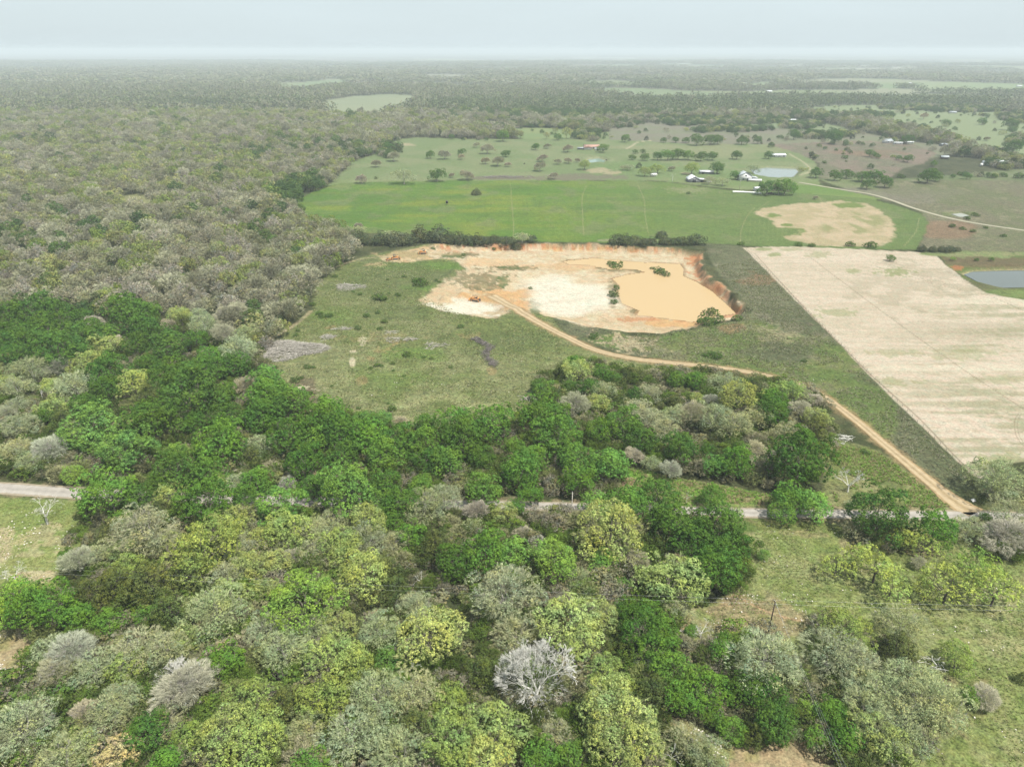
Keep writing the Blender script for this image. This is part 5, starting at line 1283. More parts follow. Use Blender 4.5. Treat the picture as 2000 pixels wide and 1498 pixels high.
def bulldozer(px, py, rz, scale, label, ripper=True, roof=False):
    x, y, z = at(px, py, -2.5); x, y, z = at(px, py, z)
    t = thing("bulldozer", label, "bulldozer", (x, y, z), rz, "bulldozers parked in the quarry")
    s = scale
    for sy in (-1, 1):
        m = MB(); pr = []
        for k in range(9): a = math.pi / 2 + math.pi * k / 8; pr.append((-1.9 * s + 0.48 * s * math.cos(a), 0.5 * s + 0.48 * s * math.sin(a)))
        for k in range(9): a = -math.pi / 2 + math.pi * k / 8; pr.append((1.7 * s + 0.48 * s * math.cos(a), 0.5 * s + 0.48 * s * math.sin(a)))
        m.prism(pr, sy * 1.25 * s - 0.28 * s, sy * 1.25 * s + 0.28 * s)
        for k in range(11):
            m.box(((-1.9 + k * 0.36) * s, sy * 1.25 * s, 1.0 * s), (0.08 * s, 0.58 * s, 0.06 * s)); m.box(((-1.9 + k * 0.36) * s, sy * 1.25 * s, 0.0), (0.08 * s, 0.58 * s, 0.05 * s))
        tr = m.build("track", STEEL, t)
        w = MB()
        for wx in (-1.9, 1.7): w.tube((wx * s, sy * 0.98 * s, 0.5 * s), (wx * s, sy * 1.58 * s, 0.5 * s), 0.36 * s, n=12)
        w.build("wheel", RUST, tr)
    m = MB(); m.box((0.0, 0, 0.95 * s), (3.6 * s, 1.7 * s, 0.6 * s)); m.build("body", RUST, t)
    m = MB(); m.box((1.15 * s, 0, 1.6 * s), (1.9 * s, 1.15 * s, 0.85 * s), taper=0.92); m.box((2.12 * s, 0, 1.5 * s), (0.12 * s, 1.05 * s, 0.8 * s)); m.build("hood", RUST, t)
    m = MB(); m.tube((1.2 * s, 0.25 * s, 2.0 * s), (1.2 * s, 0.25 * s, 2.9 * s), 0.07 * s, n=8); m.tube((0.8 * s, -0.25 * s, 2.0 * s), (0.8 * s, -0.25 * s, 2.6 * s), 0.06 * s, n=8); m.build("exhaust_pipe", STEEL, t)
    m = MB(); m.box((-0.6 * s, 0, 1.75 * s), (0.7 * s, 0.7 * s, 0.5 * s)); m.box((-0.95 * s, 0, 2.15 * s), (0.16 * s, 0.7 * s, 0.7 * s)); m.build("seat", DARK, t)
    m = MB()
    for sx in (-1.1, 0.1):
        for sy in (-0.7, 0.7): m.tube((sx * s, sy * s, 1.2 * s), (sx * s, sy * s, 3.05 * s), 0.06 * s, n=6)
    for sy in (-0.7, 0.7): m.tube((-1.1 * s, sy * s, 3.05 * s), (0.1 * s, sy * s, 3.05 * s), 0.06 * s, n=6)
    if roof: m.box((-0.5 * s, 0, 3.12 * s), (1.5 * s, 1.6 * s, 0.1 * s))
    m.build("roll_frame", STEEL, t)
    m = MB(); m.box((-1.6 * s, 0, 1.5 * s), (0.8 * s, 1.4 * s, 0.6 * s)); m.build("fuel_tank", RUST, t)
    pr = [(2.75 + 0.35 * math.cos(a) ** 2 - 0.12, 0.1 + 1.25 * k / 6) for k, a in enumerate(np.linspace(0, math.pi, 7))]
    pr = [(a * s, b_ * s) for a, b_ in pr]; pr = pr + [(a + 0.09 * s, b_) for a, b_ in reversed(pr)]
    m = MB(); m.prism(pr, -1.85 * s, 1.85 * s)
    bl = m.build("blade", RUST, t)
    m = MB()
    for sy in (-1.62, 1.62): m.tube((0.2 * s, sy * s, 0.5 * s), (2.8 * s, sy * 0.95 * s, 0.45 * s), 0.11 * s, n=6)
    m.build("push_arm", STEEL, bl)
    if ripper:
        m = MB()
        for sy in (-0.6, 0, 0.6): m.box((-2.75 * s, sy * s, 0.6 * s), (0.14 * s, 0.14 * s, 1.1 * s))
        m.box((-2.6 * s, 0, 1.0 * s), (0.25 * s, 1.7 * s, 0.25 * s)); m.build("ripper", STEEL, t)
    return t
bulldozer(928, 588, R(172), 1.05, "orange bulldozer alone on the sandy quarry floor, blade to one side")
bulldozer(826, 496, R(190), 1.0, "orange bulldozer below the hedge bank, nearer the quarry pond of two", roof=False)
bulldozer(772, 507, R(15), 1.0, "orange bulldozer with roof at the western tip of the quarry", roof=True)
bulldozer(759, 509, R(25), 0.7, "small orange bulldozer parked beside the roofed one", ripper=False)

# utility poles and wires
def pole(px, py, h, lean, label, material, arm=True, r=0.15):
    x, y, z = at(px, py)
    t = thing("utility_pole", label, "utility pole", (x, y, z))
    top = (lean[0], lean[1], h)
    m = MB(); m.tube((0, 0, -0.3), top, r, r * 0.7, n=10); m.build("shaft", material, t)
    if arm:
        c = MB(); c.box((top[0], top[1], h - 0.35), (0.12, 1.5, 0.12)); c.build("crossarm", material, t)
        k = MB()
        for dy in (-0.65, 0.65): k.tube((top[0], top[1] + dy, h - 0.3), (top[0], top[1] + dy, h - 0.08), 0.05, 0.035, n=8)
        k.tube((top[0], top[1], h), (top[0], top[1], h + 0.22), 0.05, 0.035, n=8)
        k.build("insulator", WHITE, t)
    return Vector((x + top[0], y + top[1], z + h))
p1 = pole(1500, 1237, 9.4, (0.15, 0.0), "dark wooden utility pole standing in the stony pasture", POLEM, True, 0.17)
p2 = pole(1116, 1014, 9.0, (0.0, 0.0), "pale grey utility pole beside the gravel road", WOODG, True, 0.15)
def wire(a, b, sag, label, r=0.008):
    m = MB(); N = 28; prev = None
    for k in range(N + 1):
        t = k / N; p = a.lerp(b, t); p.z -= sag * 4 * t * (1 - t)
        if prev is not None: m.tube(prev, p, r, n=4, cap=False)
        prev = p.copy()
    o = m.build("power_wire", WIREM); tag(o, label, "wire", "power wires"); return o
Z_ = Vector
w0 = G(-300, 1090, 10); w9 = G(2500, 1185, 10)
wire(p1 + Z_((0, 0.65, -0.1)), Z_((w0[0], w0[1] + 0.7, 10)), 1.2, "far power wire crossing above the woods from the dark pole")
wire(p1 + Z_((0, -0.65, -0.1)), Z_((w0[0], w0[1] - 1.0, 10)), 1.2, "near power wire crossing above the woods from the dark pole")
wire(p1 + Z_((0, 0.65, -0.1)), Z_((w9[0], w9[1] + 0.7, 10)), 1.0, "far power wire crossing above the pasture from the dark pole")
wire(p1 + Z_((0, -0.65, -0.1)), Z_((w9[0], w9[1] - 1.0, 10)), 1.0, "near power wire crossing above the pasture from the dark pole")
for i, dx in enumerate((0, 0.9, 1.7)):
    q0 = G(1700 + i * 9, 1640, 8)
    wire(p1 + Z_((0.05 * i, -0.5 + i * 0.5, -0.15)), Z_((q0[0] + 0.0, q0[1], 8)), 0.8, ["upper", "middle", "lower"][i] + " service wire running from the dark pole over the bottom thicket", 0.009)

# fences: posts and wire strands
def fence(pts, step, label, h=1.25, z=0.0, rp=0.06):
    L = np.array(WP(pts)); seg = np.hypot(*np.diff(L, axis=0).T); s = np.concatenate([[0], np.cumsum(seg)])
    t = thing("wire_fence", label, "fence", (L[0][0], L[0][1], 0))
    tt = np.arange(0, s[-1], step); x = np.interp(tt, s, L[:, 0]); y = np.interp(tt, s, L[:, 1]); zz = hgt(x, y)
    me = None; ox, oy = L[0]
    n = min(len(tt), 99)
    k_ = np.unique(np.linspace(0, len(tt) - 1, n).astype(int))
    for k in k_:
        if me is None:
            m = MB(); m.tube((0, 0, -0.3), (0, 0, h), rp, rp * 0.9, n=6); me = m.mesh("post", FENCEM)
        link("post", me, t, (x[k] - ox, y[k] - oy, zz[k]))
    m = MB()
    for hh in (0.35, 0.75, 1.1):
        for a, b_ in zip(k_[:-1], k_[1:]): m.tube((x[a] - ox, y[a] - oy, zz[a] + hh), (x[b_] - ox, y[b_] - oy, zz[b_] + hh), 0.012, n=3, cap=False)
    m.build("strand", STEEL, t)
fence([(1449, 479), (1600, 632), (1740, 772), (1832, 864), (1893, 926)], 4.0, "wire fence between the rough strip and the sandy field")
fence([(690, 357), (900, 351), (1100, 352), (1290, 354), (1440, 371)], 6.0, "wire fence along the far side of the green meadow")
fence([(1640, 855), (1690, 885), (1730, 935), (1760, 968)], 4.0, "sagging fence across the grassy corner between wood and track")
fence([(300, 1196), (420, 1200), (700, 1203), (800, 1196)], 5.0, "old fence line through the near woods")
fence([(1170, 296), (1220, 293), (1290, 294), (1320, 292)], 5.0, "pale paddock fence beside the farmhouse", 1.4, 0, 0.12)

# brush piles: heaps of grey sticks
def brush(px, py, rx, ry, h, n, label, dark=False, rot=0.0, col_=None, path=None):
    rg = np.random.default_rng(int(px)); x, y, z = at(px, py)
    t = n; S = []
    for k in range(n):
        if path is not None:
            u = rg.uniform(0, len(path) - 1.001); i = int(u); a = G(*path[i]); b_ = G(*path[i + 1]); f = u - i
            cx_, cy_ = a[0] * (1 - f) + b_[0] * f - x + rg.normal(0, rx * 0.35), a[1] * (1 - f) + b_[1] * f - y + rg.normal(0, rx * 0.35); hh = h * rg.uniform(0, 1)
        else:
            a = rg.uniform(0, 6.283); r = math.sqrt(rg.uniform(0, 1)); edge = 1 + 0.25 * math.sin(3 * a + 1)
            cx_, cy_ = rx * r * math.cos(a) * edge, ry * r * math.sin(a) * edge; hh = h * (1 - r ** 2) * rg.uniform(0.3, 1.1) + 0.1
        L_ = rg.uniform(1.0, 3.4); az_ = rg.normal(rot, 0.9); el = rg.normal(0, 0.28)
        d = np.array([math.cos(az_) * math.cos(el), math.sin(az_) * math.cos(el), math.sin(el)]) * L_ / 2
        c = np.array([cx_, cy_, hh]); q = c + rg.normal(0, 0.15, 3); r0 = rg.uniform(0.025, 0.10) if rg.random() < 0.85 else rg.uniform(0.1, 0.2)
        S.append((*(c - d), *q, r0, r0 * 0.8)); S.append((*q, *(c + d), r0 * 0.8, r0 * 0.4))
        if rg.random() < 0.6:
            e = q + (d + rg.normal(0, 0.6, 3)) * 0.8; S.append((*q, *e, r0 * 0.5, r0 * 0.2))
    V, Q, _ = segs_mesh("", np.array(S), 4)
    o = link("brush_pile", mesh_np("brush_pile", V, [Q], None, col_ or WOODG), None, (x, y, z)); return tag(o, label, "brush pile")
brush(570, 684, 13.5, 10.5, 2.6, 2600, "big heap of grey cleared branches at the clearing's western corner")
brush(942, 690, 2.6, 0, 1.2, 420, "long winding row of dark cut limbs in the clearing", path=[(928, 664), (940, 672), (958, 680), (948, 692), (955, 705), (968, 718)], col_=mat("dark_cut_limbs", (0.16, 0.14, 0.13), 0.9, 0, 0.3, 4))
brush(682, 562, 8, 6, 1.0, 260, "loose pale brush heap below the western quarry spoil")
brush(672, 643, 7, 1.5, 0.5, 60, "thin line of grey branches lying beside orange soil")
brush(640, 660, 3.5, 3, 1.0, 70, "small grey brush heap between big pile and orange soil")
brush(772, 665, 5, 3, 0.6, 60, "low scatter of grey limbs on orange soil patch")
brush(845, 676, 3.5, 4, 0.7, 60, "pale brush heap midway across the clearing", rot=1.3)
brush(803, 664, 2.5, 2.5, 0.6, 34, "tiny grey brush heap between two larger ones")
brush(765, 650, 4, 2.2, 0.4, 26, "single fallen grey limb near the clearing's middle", rot=0.6)
brush(870, 676, 1.5, 3, 0.4, 16, "few thin grey sticks right beside the pale brush heap", rot=1.8)
brush(985, 347, 26, 5, 2.2, 520, "long dark heap of logs and roots behind the green meadow", col_=mat("old_logs", (0.22, 0.20, 0.185), 0.9, 0, 0.3, 4))
brush(1640, 857, 4, 3, 0.8, 60, "pale broken branches at the wood's eastern edge", col_=PALEBARK)
brush(1030, 780, 5, 2, 0.5, 40, "grey fallen logs at the clearing's eastern corner", rot=0.3)
brush(1150, 707, 2, 1.4, 0.7, 26, "small pile of pale wood beside a round bush", col_=PALEBARK)
brush(1318, 1240, 3.4, 2.0, 0.9, 40, "grey fallen tree limbs where the sandy footpath ends", col_=PALEBARK)
brush(1815, 1300, 3.2, 2.2, 2.2, 22, "twisted bleached dead limb rising beside a round olive tree", col_=PALEBARK)
brush(30, 1308, 5.5, 0.8, 0.3, 14, "long pale split logs lying along the thicket edge", rot=0.75, col_=PALEBARK)
brush(1548, 1378, 3.0, 1.6, 1.6, 34, "bleached fallen branch lying over a green bush", col_=PALEBARK)

# far farm buildings
def house(px, py, w, d, h, rise, rz, label, wall, roof, name="farm_building", doors=(), windows=(), porch=None, cat="building"):
    x, y, z = at(px, py)
    t = thing(name, label, cat, (x, y, z - 0.1), rz)
    m = MB(); m.prism([(-d / 2, 0), (d / 2, 0), (d / 2, h), (0, h + rise), (-d / 2, h)], -w / 2, w / 2, axis='x'); m.build("wall", wall, t)
    o = 0.5; th = 0.15; m = MB()
    for sg in (-1, 1):
        pr = [(0, h + rise + th + 0.05), (sg * (d / 2 + o), h - o * rise / (d / 2) + th + 0.05), (sg * (d / 2 + o), h - o * rise / (d / 2) + 0.05), (0, h + rise + 0.05)]
        m.prism(pr, -w / 2 - o, w / 2 + o, axis='x')
    m.build("roof", roof, t)
    for (u, ww, hh, side) in doors:
        m = MB()
        if side == 'end': m.box((w / 2 * (1 if u >= 0 else -1), u * 0, hh / 2), (0.12, ww, hh))
        else: m.box((u, -d / 2, hh / 2), (ww, 0.12, hh))
        m.build("door", DARK, t)
    for (u, ww, hh, z0) in windows:
        m = MB(); m.box((u, -d / 2, z0 + hh / 2), (ww, 0.1, hh)); m.build("window", GLASS, t)
    if porch:
        u, ww, dd_, hp = porch; m = MB(); m.box((u, -d / 2 - dd_ / 2, hp), (ww, dd_, 0.14), rx=R(-6)); m.build("porch_roof", roof, t)
        m = MB()
        for k in (-1, 1): m.box((u + k * ww / 2 * 0.92, -d / 2 - dd_ * 0.92, hp / 2), (0.2, 0.2, hp))
        m.build("porch_post", wall, t)
    return t
# barn seen end-on, with its lean-to
t = house(1353, 355, 14, 11, 3.0, 2.9, R(90), "white-roofed grey barn with dark doorway at the meadow's edge", WALLG, ROOFW, "barn", doors=[], cat="barn")
m = MB(); m.box((-7.05, 0.3, 1.6), (0.15, 3.4, 3.2)); m.build("door", DARK, t)
m = MB(); m.box((-2.5, -9.0, 1.3), (8, 6.8, 2.6)); m.build("lean_to", WALLG, t)
m = MB(); m.box((-2.5, -9.2, 2.95), (9.2, 7.6, 0.16), rx=R(5)); m.build("lean_to_roof", ROOFW, t)
m = MB(); m.box((-6.55, -9.0, 1.2), (0.12, 5.0, 2.4)); m.build("inner_shade_panel", DARK, t)  # dark panel on the solid lean-to stands in for its shaded inside
house(1379, 340, 14, 7, 2.6, 0.9, R(-3), "low shed with white roof behind the grey barn", WALLG, ROOFW, "shed", doors=[(-4, 2.4, 2.2, 'f')], cat="shed")
t = house(1453, 352, 10, 12, 5.6, 3.0, R(90), "white two-storey farmhouse with grey roof by the ranch pond", WHITE, ROOFG, "farmhouse", cat="house")
for yy in (-2.6, 2.2):
    m = MB(); m.box((-5.05, yy, 1.9), (0.12, 1.8, 1.7)); m.build("window", GLASS, t)
m = MB(); m.box((-5.05, 0.0, 5.2), (0.12, 1.4, 1.2)); m.build("window", GLASS, t)
m = MB(); m.box((1, -9.2, 1.5), (8, 7, 3.0)); m.build("wing", WHITE, t)
m = MB(); m.box((1, -9.2, 3.2), (9.2, 8.2, 0.2), rx=R(7)); m.build("wing_roof", ROOFG, t)
house(1474, 355, 12, 5, 1.9, 0.7, R(-12), "low cream shed beside the two-storey farmhouse", mat("cream_board", (0.6, 0.55, 0.42), 0.8), ROOFW, "shed", cat="shed")
house(1477, 374, 4.5, 4, 3.0, 0.9, R(10), "small white hut with dark window behind the white bales", WHITE, ROOFW, "hut", windows=[(0.3, 1.6, 1.2, 0.9)], cat="hut")
t = house(1155, 291, 20, 10, 2.8, 2.2, R(4), "rambling farmhouse with red tiled roof beside the paddock", WHITE, ROOFR, "farmhouse", windows=[(-8, 1.6, 1.3, 1.2), (-3, 1.6, 1.3, 1.2), (7, 1.6, 1.3, 1.2)], doors=[(2, 1.2, 2.2, 'f')], cat="house")
m = MB(); m.prism([(-5, 0), (5, 0), (5, 3.0), (0, 5.2), (-5, 3.0)], -16, -6.5, axis='y', off=(-7, 0, 0)); m.build("wing", WHITE, t)
m = MB(); m.prism([(-5.6, 3.0), (0, 5.5), (5.6, 3.0), (5.6, 3.2), (0, 5.75), (-5.6, 3.2)], -16.6, -6.0, axis='y', off=(-7, 0, 0)); m.build("wing_roof", ROOFR, t)
house(1137, 293, 12, 6, 2.2, 0.6, R(2), "open-sided grey shelter left of the red-roofed farmhouse".replace("left of", "near"), WALLG, ROOFG, "shed", cat="shed")
house(1172, 295, 12, 6, 2.4, 0.8, R(-8), "long white outbuilding in front of the red-roofed farmhouse", WHITE, ROOFW, "outbuilding", doors=[(-3, 2.6, 2.0, 'f'), (4, 2.6, 2.0, 'f')])
house(1519, 307, 17, 8, 2.6, 1.5, R(3), "white bungalow beside a round tree, beyond the ranch pond", WHITE, ROOFW, "bungalow", windows=[(-6, 2, 1.2, 1), (0, 2, 1.2, 1), (6, 2, 1.2, 1)], cat="house")
house(1650, 242, 19, 12, 3.4, 1.6, R(-6), "big white-roofed pale blue shed at the highway's start", mat("pale_blue_sheet", (0.40, 0.50, 0.52), 0.6), ROOFW, "shed", doors=[(4, 4, 2.8, 'f')], cat="shed")
house(1545, 237, 16, 7, 2.6, 1, R(2), "long low white house in front of the dark far wood", WHITE, ROOFW, "farmhouse", cat="house")
house(1490, 238, 7, 5, 3, 1, R(2), "tiny white shed in the pale strip near the far wood", WHITE, ROOFW, "shed", cat="shed")
house(1733, 280, 11, 9, 3.0, 2.4, R(20), "white cottage with grey gables under bare trees", WHITE, ROOFG, "cottage", windows=[(-3, 1.4, 1.2, 1.2), (3, 1.4, 1.2, 1.2)], cat="house")
house(1753, 283, 12, 4, 2.8, 0.5, R(-2), "white mobile home in front of the big round tree", WHITE, ROOFW, "mobile_home", windows=[(-4, 1.4, 0.9, 1.2), (3, 1.4, 0.9, 1.2)], cat="mobile home")
house(1772, 281, 15, 4, 2.4, 0.5, R(-4), "long white trailer half behind the big round tree", WHITE, ROOFW, "mobile_home", cat="mobile home")
house(1853, 287, 12, 7, 3, 1.2, R(-3), "white-roofed brown ranch house just below the highway", mat("brown_board", (0.28, 0.21, 0.16), 0.8), ROOFW, "ranch_house", windows=[(-4, 1.5, 1.2, 1.1), (4, 1.5, 1.2, 1.1)], cat="house")
house(1840, 286, 6, 5, 2.6, 1, R(10), "grey shed next to the brown ranch house", WALLG, ROOFG, "shed", cat="shed")
house(1844, 311, 8, 6, 2.4, 1.4, R(-15), "dark wooden cabin beside a light green tree", mat("dark_board", (0.14, 0.11, 0.10), 0.85), ROOFG, "cabin", cat="cabin")
house(1927, 323, 10, 6, 2.8, 1.6, R(-18), "grey-roofed white cottage beside dark cedars", WHITE, ROOFG, "cottage", windows=[(-3, 1.4, 1.1, 1.1), (3, 1.4, 1.1, 1.1)], cat="house")
house(1955, 323, 11, 8, 3.4, 1.6, R(-12), "tall white farmhouse in the cluster of white caravans", WHITE, ROOFW, "farmhouse", windows=[(-4, 1.4, 1.1, 1.3), (0, 1.4, 1.1, 1.3), (4, 1.4, 1.1, 1.3)], cat="house")
house(1860, 222, 13, 8, 3, 1.5, R(-4), "small grey-roofed barn on the sandy lane across the highway", WHITE, ROOFG, "barn", cat="barn")
for px, py, w, lab in ((1048, 158, 60, "long white building in the far wood"), (586, 139, 40, "lone white roof in the distant forest"), (865, 157, 50, "pale building at the edge of a far clearing"), (901, 153, 26, "white barn right of the far clearing".replace("right of", "east of")),
                       (982, 155, 30, "white barn beside a faint tree line"), (1268, 166, 34, "white roof within the round far wood"), (1370, 131, 46, "small white roof near the horizon"), (1502, 181, 30, "white house by the pale lane"), (1589, 190, 26, "pink-roofed house in the far trees"),
                       (1558, 197, 30, "white house above the bend of the pale lane"), (1748, 188, 26, "small white roof among eastern trees"), (1990, 171, 30, "grey-roofed house at the green field's end"), (1778, 166, 24, "pale farm shed between two far fields"), (402, 213, 16, "white hut in the tan western clearing"), (1420, 173, 22, "white trailer where two far lanes meet")):
    house(px, py, w * 0.55, w * 0.25, 3.5, 2, rng0.uniform(-0.3, 0.3), lab, WHITE, ROOFW, "farm_building")

# wrapped bales in a row, a hut, a tractor trailer
x, y, z = at(1432, 377)
x2, y2, _ = at(1485, 380)
for k in range(24):
    f = k / 23.0
    bx, by = x + (x2 - x) * f, y + (y2 - y) * f + 1.2 * math.sin(f * 3)
    t = thing("hay_bale", "white-wrapped round bale in the long row by the ranch", "hay bale", (bx, by, hz(bx, by)), math.atan2(y2 - y, x2 - x) + rng0.normal(0, 0.04), "white-wrapped bales in one row")
    m = MB(); L_ = 0.66; m.tube((-L_, 0, 0.78), (L_, 0, 0.78), 0.8 * rng0.uniform(0.95, 1.05), n=16); m.tube((-L_ - 0.08, 0, 0.78), (-L_, 0, 0.78), 0.7, 0.8, n=16); m.build("bale", WRAP, t)
def vehicle(px, py, rz, label, paint, kind="pickup_truck"):
    x, y, z = at(px, py)
    t = thing(kind, label, kind.replace("_", " "), (x, y, z + 0.3), rz)
    if kind == "pickup_truck":
        m = MB(); m.prism([(-2.7, 0.35), (2.7, 0.35), (2.75, 0.95), (1.3, 1.1), (-2.7, 1.1)], -0.95, 0.95); m.build("body", paint, t)
        m = MB(); m.prism([(-0.5, 1.1), (1.3, 1.1), (0.8, 1.75), (-0.35, 1.8)], -0.82, 0.82); c_ = m.build("cab", paint, t)
        m = MB(); m.prism([(-0.42, 1.2), (1.14, 1.2), (0.78, 1.66), (-0.3, 1.68)], -0.84, 0.84); m.build("window", GLASS, c_)
        m = MB(); m.box((-1.65, 0, 1.1), (1.9, 1.6, 0.06)); m.build("bed", DARK, t)
        ws = [(-1.7, -0.95), (-1.7, 0.95), (1.75, -0.95), (1.75, 0.95)]
    else:
        m = MB(); m.prism([(-3.6, 0.5), (3.6, 0.5), (3.8, 1.4), (3.3, 2.9), (-3.6, 2.9)], -1.2, 1.2); b_ = m.build("body", paint, t)
        for u in (-1.8, 0.6, 2.3):
            m = MB(); m.box((u, -1.2, 2.0), (0.9, 0.06, 0.6)); m.build("window", GLASS, t)
        ws = [(-0.6, -1.1), (-0.6, 1.1), (0.4, -1.1), (0.4, 1.1)]
    for u, v_ in ws:
        m = MB(); m.tube((u, v_ - 0.14, 0.4), (u, v_ + 0.14, 0.4), 0.4, n=14); w_ = m.build("wheel", DARK, t)
        m = MB(); m.tube((u, v_ - 0.16, 0.4), (u, v_ + 0.16, 0.4), 0.2, n=10); m.build("rim", WHITE, w_)
vehicle(1754, 252, R(-55), "red lorry cab driving on the highway, the farther of two", REDP)
vehicle(1840, 274, R(-55), "dark red pickup on the highway above the ranch house", REDP)
vehicle(1384, 357, R(5), "white pickup parked under trees beside the grey barn", WHITE)
vehicle(1945, 327, R(10), "white caravan parked in front of the tall farmhouse", WHITE, "caravan")
vehicle(1967, 325, R(-20), "white caravan at the east end of the farmhouse cluster", WHITE, "caravan")
vehicle(1916, 326, R(60), "white caravan between cedars and the grey-roofed cottage", WHITE, "caravan")
vehicle(1276, 346, R(20), "small white cattle trailer standing near the oak row", WHITE, "caravan")
vehicle(1504, 381, R(4), "dark pickup under the bare tree beside the bales", STEEL)

# hunter's box blind in the meadow, ranch mast, white board by the road, cattle
x, y, z = at(873, 400)
t = thing("hunting_blind", "small dark box blind on legs in the green meadow", "hunting blind", (x, y, z), 0.2)
m = MB(); m.box((0, 0, 2.2), (1.8, 1.8, 1.9)); m.build("cabin", DARK, t)
m = MB(); m.box((0, 0, 3.2), (2.1, 2.1, 0.12)); m.build("roof", STEEL, t)
for a in (-0.75, 0.75):
    for b_ in (-0.75, 0.75):
        m = MB(); m.tube((a * 1.15, b_ * 1.15, 0), (a, b_, 1.3), 0.07, n=6); m.build("leg", FENCEM, t)
x, y, z = at(1443, 375)
t = thing("yard_light_mast", "tall grey mast rising from the bale yard", "mast", (x, y, z))
m = MB(); m.tube((0, 0, 0), (0.3, 0, 9.5), 0.16, 0.1, n=8); m.build("shaft", FENCEM, t)
m = MB(); m.box((0.3, 0, 9.6), (0.9, 0.35, 0.25)); m.build("lamp_head", WHITE, t)
x, y, z = at(1901, 979)
t = thing("sign_board", "blank white board lying by the quarry track entrance", "board", (x, y, z), 0.35)
m = MB(); m.box((0, 0, 0.42), (1.5, 0.06, 1.0), rx=R(-62)); m.build("panel", WHITE, t)
m = MB(); m.box((-0.5, -0.25, 0.15), (0.07, 0.07, 0.4)); m.box((0.5, -0.25, 0.15), (0.07, 0.07, 0.4)); m.build("foot", FENCEM, t)
def cow(px, py, rz, label):
    x, y, z = at(px, py)
    me = bpy.data.meshes.new("cow"); P = [(0, 0, 1.12), (0.55, 0, 1.15), (0.95, 0, 1.3), (1.25, 0, 1.1), (-0.6, 0, 1.15), (-0.95, 0, 1.05), (-1.02, 0, 0.6)]
    E = [(0, 1), (1, 2), (2, 3), (0, 4), (4, 5), (5, 6)]; Rr = [0.36, 0.34, 0.2, 0.13, 0.34, 0.07, 0.03]
    for hx in (0.5, -0.6):
        for sy in (-0.2, 0.2):
            i = len(P); P += [(hx, sy, 0.75), (hx + 0.04, sy, 0.4), (hx, sy, 0.0)]; E += [(1 if hx > 0 else 4, i), (i, i + 1), (i + 1, i + 2)]; Rr += [0.13, 0.08, 0.06]
    me.from_pydata(P, E, [])
    o = link("cow", me, None, (x, y, z), rz); me.materials.append(mat("black_hide", (0.02, 0.018, 0.016), 0.7))
    md = o.modifiers.new("skin", 'SKIN')
    for k, v_ in enumerate(me.skin_vertices[0].data): v_.radius = (Rr[k], Rr[k])
    me.skin_vertices[0].data[0].use_root = True
    o.modifiers.new("smooth", 'SUBSURF').levels = 1; o.modifiers["smooth"].render_levels = 1
    tag(o, label, "cow")
cow(1024, 322, 0.4, "black cow alone between the oaks of the middle pasture")
cow(1184, 314, 2.2, "black cow on the bank of the small stock pond")
cow(708, 206, 1.0, "black cow alone in the tan far clearing")

# ------------------------------------------------------------------ stones and grass
rg = np.random.default_rng(9)
def in_px(polys, n, z=0.0):
    out = []
    for P, k in polys:
        W = np.array(WP(P)); x = rg.uniform(W[:, 0].min(), W[:, 0].max(), n * 6); y = rg.uniform(W[:, 1].min(), W[:, 1].max(), n * 6)
        m_ = (poly_sd(x, y, W, 5) > 0) & (vn(x, y, 7, k) > 0.42); out.append(np.stack([x[m_], y[m_]], 1)[: n])
    return out
def stones(P, smin, smax, label):
    n = len(P); x, y = P[:, 0], P[:, 1]; z = hgt(x, y)
    base = np.array([(1, 0, 0), (0.5, 0.85, 0.1), (-0.5, 0.8, 0), (-1, 0, 0.1), (-0.5, -0.85, 0), (0.5, -0.8, 0.1), (0.1, 0.1, 0.55), (0, 0, -0.3)], float)
    T = np.array([(0, 1, 6), (1, 2, 6), (2, 3, 6), (3, 4, 6), (4, 5, 6), (5, 0, 6), (1, 0, 7), (2, 1, 7), (3, 2, 7), (4, 3, 7), (5, 4, 7), (0, 5, 7)])
    s = rg.uniform(smin, smax, n) * rg.uniform(0.4, 1.2, n); a = rg.uniform(0, 6.28, n); el = rg.uniform(0.5, 1, n)
    V = base[None] * rg.uniform(0.75, 1.25, (n, 8, 1)) * s[:, None, None]
    V[:, :, 1] *= el[:, None]
    c_, s_ = np.cos(a)[:, None], np.sin(a)[:, None]
    X = V[:, :, 0] * c_ - V[:, :, 1] * s_ + x[:, None]; Y = V[:, :, 0] * s_ + V[:, :, 1] * c_ + y[:, None]; Z = V[:, :, 2] + z[:, None] + 0.03
    V = np.stack([X, Y, Z], 2).reshape(-1, 3)
    F = (np.arange(n)[:, None, None] * 8 + T[None]).reshape(-1, 3)
    o = link("loose_stones", mesh_np("loose_stones", V, [F], None, ROCKM)); tag(o, label, "stones", None, "stuff")
PR = [(1440, 1020), (2000, 1025), (2000, 1498), (1800, 1490), (1900, 1350), (1820, 1240), (1600, 1210), (1500, 1240), (1340, 1240), (1440, 1160), (1480, 1090)]
a_ = in_px([(PR, 1)], 300)[0]
b__ = in_px([([(1380, 1180), (1420, 1150), (1560, 1180), (1650, 1240), (1480, 1240), (1350, 1235)], 2)], 130)[0]
stones(np.concatenate([a_, b__]), 0.10, 0.30, "pale limestone pieces strewn over the lower pasture")
c__ = in_px([([(0, 1000), (165, 985), (150, 1060), (120, 1120), (0, 1140)], 3), ([(-60, 1225), (60, 1240), (50, 1310), (-60, 1350)], 4), ([(1300, 1395), (1400, 1440), (1420, 1480), (1340, 1460)], 5)], 90)
stones(np.concatenate(c__), 0.15, 0.38, "white stones on the lawn and bare patches")
d__ = in_px([([(560, 740), (1000, 640), (1100, 700), (1000, 820), (640, 800)], 6), ([(1180, 660), (1500, 620), (1640, 760), (1400, 710)], 7)], 110)
